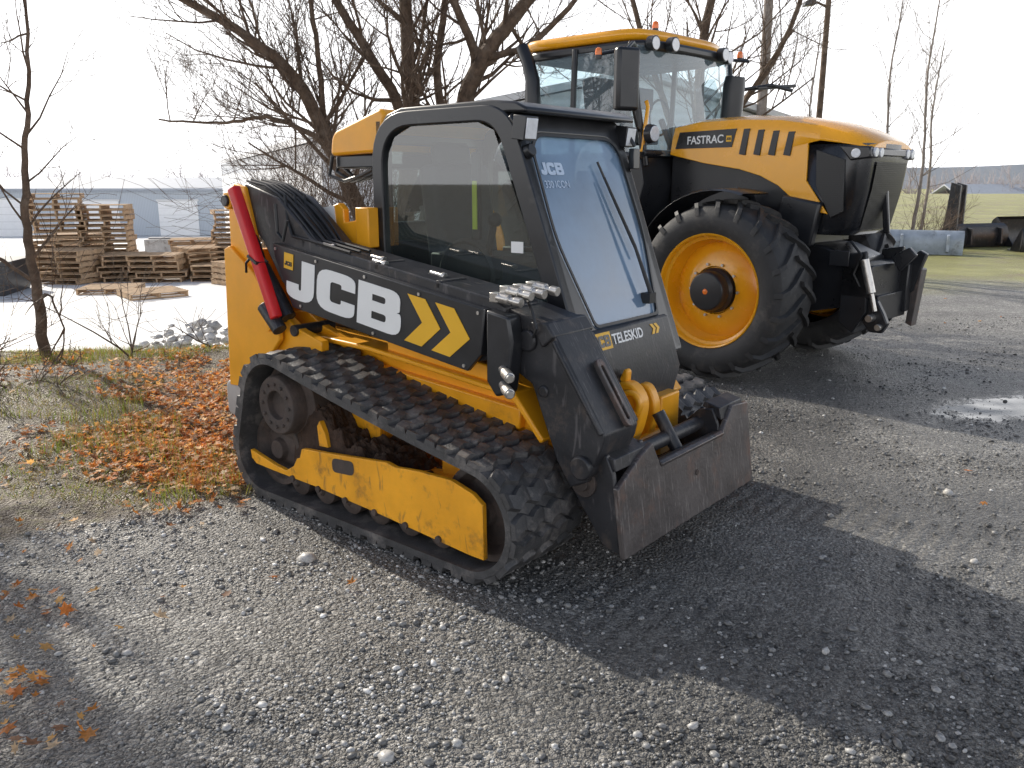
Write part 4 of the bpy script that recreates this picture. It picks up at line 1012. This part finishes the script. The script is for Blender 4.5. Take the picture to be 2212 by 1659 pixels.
# ================================================================ BUILDINGS
def siding(name,col,scale=3.0,hor=False):
    m,nt,out=newmat(name)
    tc=N(nt,'ShaderNodeTexCoord').outputs['Object']
    wv=N(nt,'ShaderNodeTexWave',{'Vector':tc,'Scale':scale,'Distortion':0},wave_type='BANDS',bands_direction='Z' if hor else 'X').outputs['Fac']
    c=MIX(nt,wv,tuple(x*.85 for x in col),col)
    bm=N(nt,'ShaderNodeBump',{'Height':wv,'Strength':.4,'Distance':.03})
    b_=N(nt,'ShaderNodeBsdfPrincipled',{'Base Color':c,'Roughness':.5,'Normal':bm.outputs[0]}); nt.links.new(b_.outputs[0],out.inputs[0]); return m
M['sidg']=siding('grey_blue_siding',(.50,.55,.61)); M['sidw']=siding('pale_metal_siding',(.78,.79,.80),1.2,True)
M['roofg']=mat('grey_roofing',(.38,.41,.46),.6,var=.1,scale=2); M['door']=mat('white_door',(.86,.86,.86),.5,var=.04); M['trim']=mat('white_trim',(.68,.68,.68),.5,var=.03); M['win']=mat('dark_window',(.12,.13,.14),.1,var=.1)
GZ=float(Hh(-25,56))
W1=empty('warehouse',(-27,57,GZ),RAD(4),'long low blue-grey metal warehouse with white overhead doors','warehouse')
b=MB(); b.prism([(-15,0),(-15,3.05),(13.5,3.05),(13.5,0)],0,14); b.obj('wall',W1,['sidg'])
b=MB(); b.prism([(-.5,3.0),(7,3.75),(14.5,3.0),(14.5,3.12),(7,3.9),(-.5,3.14)],-15.4,13.9,'x'); b.obj('roof',W1,['roofg'])
for x,w,h in ((-12,3.2,2.4),(-6.6,2.8,2.4),(-1.0,3.0,2.3),(4.4,2.6,2.3),(10.2,2.6,2.3)):
    b=MB(); b.box((x,-.04,h/2),(w,.08,h)); b.box((x,-.06,h+.06),(w+.2,.12,.12),m=1)
    for k in range(1,5): b.box((x,-.085,h*k/5),(w,.02,.03),m=1)
    b.obj('overhead_door',W1,['door','trim'])
dx,dy=11.5,-26.5; ang=math.atan2(dy,dx); L=math.hypot(dx,dy)
W2=empty('metal_building',(-16.2,47.6,-1.9),ang,'tall pale metal-sided building with low pitched roof','building')
b=MB(); b.prism([(0,0),(0,4.5),(9,6.4),(18,4.5),(18,0)],0,L,'x'); b.obj('wall',W2,['sidw'])
b=MB()
b.prism([(-.3,4.47),(9,6.45),(18.3,4.47),(18.3,4.65),(9,6.65),(-.3,4.65)],-.3,L+.3,'x'); b.obj('roof',W2,['trim'])
for x,w,h in ((4,2.4,2.6),(11,3.4,3.2),(19,3.0,3.0)):
    MB().box((x,-.04,h/2),(w,.08,h)).obj('overhead_door',W2,['door'])
MB().box((15,-.05,3.0),(1.6,.08,1.0)).obj('wall_sign',W2,['trim'])
for i,(x,y,w,ra) in enumerate(((69,120,16,4),(88,124,12,-5),(78,138,14,12))):
    z=float(Hh(x,y))-.9
    E=empty('house',(x,y,z),RAD(ra),'single-storey pale house with grey gabled roof','house',group='houses across the field')
    b=MB(); b.prism([(-w/2,0),(-w/2,2.3),(w/2,2.3),(w/2,0)],-4,4); b.obj('wall',E,['trim'])
    b=MB(); b.prism([(-4.5,2.2),(0,4.0),(4.5,2.2),(4.5,2.35),(0,4.2),(-4.5,2.35)],-w/2-.4,w/2+.4,'x'); b.obj('roof',E,['roofg'])
    for k in (-.3,0,.3):
        MB().box((k*w,-4.03,1.3),(1.1,.06,1.1)).obj('window',E,['win'])

b=MB()
for i in range(7): b.box((0,-.5+.5/6*i*2,.125),(1.2,.095,.018))
for x in (-.58,0,.58): b.box((x,0,.068),(.04,1.02,.09))
for y in (-.46,0,.46): b.box((0,y,.012),(1.2,.1,.018))
pal=b.obj('wooden_pallet',None,['wood'],label='weathered wooden shipping pallet in an outdoor stack',category='pallet',group='stacked wooden pallets')
first=True
def stack(px,py,n,rz,jit=.045):
    global first
    z=float(Hh(px,py)); r_=random.Random(int(px*100)+n)
    for i in range(n):
        if first: o=pal; first=False
        else: o=pal.copy(); COL.objects.link(o)
        o.location=(px+r_.gauss(0,jit),py+r_.gauss(0,jit),z+i*.138); o.rotation_euler=(0,0,RAD(rz)+r_.gauss(0,.05))
stack(-11.9,22,16,25); stack(-10.9,22.6,14,12); stack(-11.0,20.8,6,-10); stack(-10.0,21.5,5,30); stack(-9.0,21.3,5,10); stack(-8.3,22.5,6,40); stack(-7.6,21.6,3,5)
stack(-7.7,23.5,13,20); stack(-6.9,23.2,14,8); stack(-12.8,24.5,8,0); stack(-9.3,24.5,7,15); stack(-6.6,20.6,4,50); stack(-9.2,18.9,1,10,.1); stack(-8.0,18.2,1,40,.1)
b=MB(); b.box((0,0,.4),(3.2,.5,.8)); b.box((0,0,.83),(3.0,.2,.06)); b.obj('concrete_barrier',empty('barrier_wall',(-11.0,29,float(Hh(-11,29))),.1,'pale concrete block wall in the yard','wall'),['grey'],.03)
b=MB(); b.prism([(-1.4,0),(-1.6,.75),(1.6,.75),(1.4,0)],-.8,.8); b.box((0,-.82,.70),(3.3,.06,.1)); 
for k in range(-2,3): b.box((k*.55,-.83,.36),(.06,.06,.66))
b.obj('container_body',empty('waste_container',(-12.6,18.5,float(Hh(-12.6,18.5))),.2,'dark low steel waste container in the yard','container'),['blkd'],.01)

def pole(name,x,y,h,r,label,mt,lamp):
    E=empty(name,(x,y,0),0,label,'pole'); b=MB(); b.tube([(0,0,-.2),(.02,0,h*.5),(0,0,h)],[r,r*.85,r*.65],14); b.obj('post',E,[mt])
    if lamp:
        b=MB(); b.tube([(0,0,5.9),(-.3,-.1,6.0),(-.42,-.15,5.98)],.03,8); b.obj('arm',E,[mt]); b=MB(); b.prism(fillet([(-.66,5.9,.03),(-.62,6.03,.05),(-.38,6.05,.03),(-.36,5.93,.02)]),-.25,-.02); b.obj('lamp_head',E,['tblk'],.01)
    else:
        b=MB(); b.box((0,-.15,h-.7),(2.2,.1,.12)); 
        for k in (-1,-.5,.5,1): b.cyl((k,-.15,h-.64),(k,-.15,h-.48),.04)
        b.obj('crossarm',E,[mt])
pole('utility_pole',7.45,26,10,.17,'weathered wooden utility pole behind the tractor','barkp',False)
pole('lamp_post',7.95,22.5,8.5,.09,'dark slim lamp post behind the tractor','bark',True)

def bucket(x,y,rz,w,d,h,mt,label,edge='sil'):
    E=empty('loader_bucket',(x,y,float(Hh(x,y))),RAD(rz),label,'bucket'); b=MB()
    P=[(-d,0),(-d*.3,0),(0,.04*h),(.10*d,.25*h),(.12*d,.6*h),(.02*d,.9*h),(-.12*d,h)]
    vs=[(-w/2,u,v) for u,v in P]+[(w/2,u,v) for u,v in P]+[(-w/2,u+.02,v-.02) for u,v in P]+[(w/2,u+.02,v-.02) for u,v in P]; n=len(P)
    b.add(vs,[(i,i+1,n+i+1,n+i) for i in range(n-1)]+[(2*n+i,3*n+i,3*n+i+1,2*n+i+1) for i in range(n-1)])
    b.prism([(u,v) for u,v in P],-w/2,-w/2+.03,'x'); b.prism([(u,v) for u,v in P],w/2-.03,w/2,'x')
    for s in (-.3,.3): b.prism([(.10*d,.1*h),(.10*d+.14,.15*h),(.10*d+.12,.8*h),(.05*d,.85*h)],s*w-.03,s*w+.03,'x')
    b.obj('shell',E,[mt],.005); b=MB(); b.box((0,-d-.03,.015),(w+.04,.14,.03)); b.obj('cutting_edge',E,[edge],.004)
bucket(9.5,19.3,155,1.6,.5,.55,'galv','blue-grey steel loader bucket lying on gravel'); bucket(12.0,21.5,200,1.7,.7,.6,'blkd','black loader bucket on the grass'); bucket(13.6,22.5,20,2.0,.7,.75,'blkd','black loader bucket on the grass','red'); bucket(12.9,19.8,170,1.6,.6,.55,'blkd','black loader bucket on the grass'); bucket(14.3,20.5,30,1.4,.7,.8,'yel','yellow attachment on the grass')
E=empty('fork_frame',(11.0,21.2,0),RAD(-40),'upright black pallet fork carriage standing on gravel','fork carriage'); b=MB()
for y in (-.06,.55): b.prism([(-.35,0),(.20,0),(.18,1.55),(-.05,1.62),(-.08,.9),(-.16,.15)],y,y+.12)
b.box((.08,.28,1.45),(.07,.75,.14)); b.box((.08,.28,1.1),(.05,.60,.60)); b.box((.08,.28,.8),(.07,.75,.10)); b.box((.05,.28,.25),(.08,.75,.12)); b.box((-.5,.0,.04),(.9,.12,.05)); b.box((-.5,.6,.04),(.9,.12,.05)); b.obj('carriage',E,['blkd'],.01)

# ================================================================ LIGHT, SKY, CAMERA
el=RAD(31); az=RAD(-46)
d=Vector((math.cos(az)*math.cos(el),math.sin(az)*math.cos(el),-math.sin(el)))
sun=bpy.data.lights.new('sun','SUN'); sun.energy=5; sun.angle=RAD(.5); sun.color=(1,.935,.82)
so=bpy.data.objects.new('sun',sun); COL.objects.link(so); so.rotation_euler=d.to_track_quat('-Z','Y').to_euler()
w=bpy.data.worlds.new('World'); scene.world=w; w.use_nodes=True; nt=w.node_tree; nt.nodes.clear()
sky=N(nt,'ShaderNodeTexSky',sky_type='NISHITA'); sky.sun_disc=False; sky.sun_elevation=el; sky.sun_rotation=math.atan2(-d.x,-d.y); sky.dust_density=2.5; sky.air_density=1.0
gen=N(nt,'ShaderNodeTexCoord').outputs['Generated']
z=N(nt,'ShaderNodeSeparateXYZ',{0:gen}).outputs[2]
f=N(nt,'ShaderNodeMapRange',{0:z,1:.22,2:.45,3:.97,4:.02},interpolation_type='SMOOTHSTEP').outputs[0]
cn=N(nt,'ShaderNodeTexNoise',{'Vector':gen,'Scale':3,'Detail':5}).outputs[0]
cc=MIX(nt,cn,(12.6,12.7,13.2),(14.5,14.5,14.5))
c=MIX(nt,f,sky.outputs[0],cc)
bg=N(nt,'ShaderNodeBackground',{'Color':c,'Strength':.14}); wo=N(nt,'ShaderNodeOutputWorld',{0:bg.outputs[0]})
cam=bpy.data.cameras.new('camera'); cam.sensor_width=36; cam.lens=29.1; cam.clip_end=3000; cam.clip_start=.05
co=bpy.data.objects.new('camera',cam); COL.objects.link(co); co.location=(0,0,1.6); co.rotation_euler=(RAD(90-13.64),0,0); scene.camera=co
scene.view_settings.view_transform='Standard'; scene.view_settings.look='None'; scene.view_settings.exposure=0
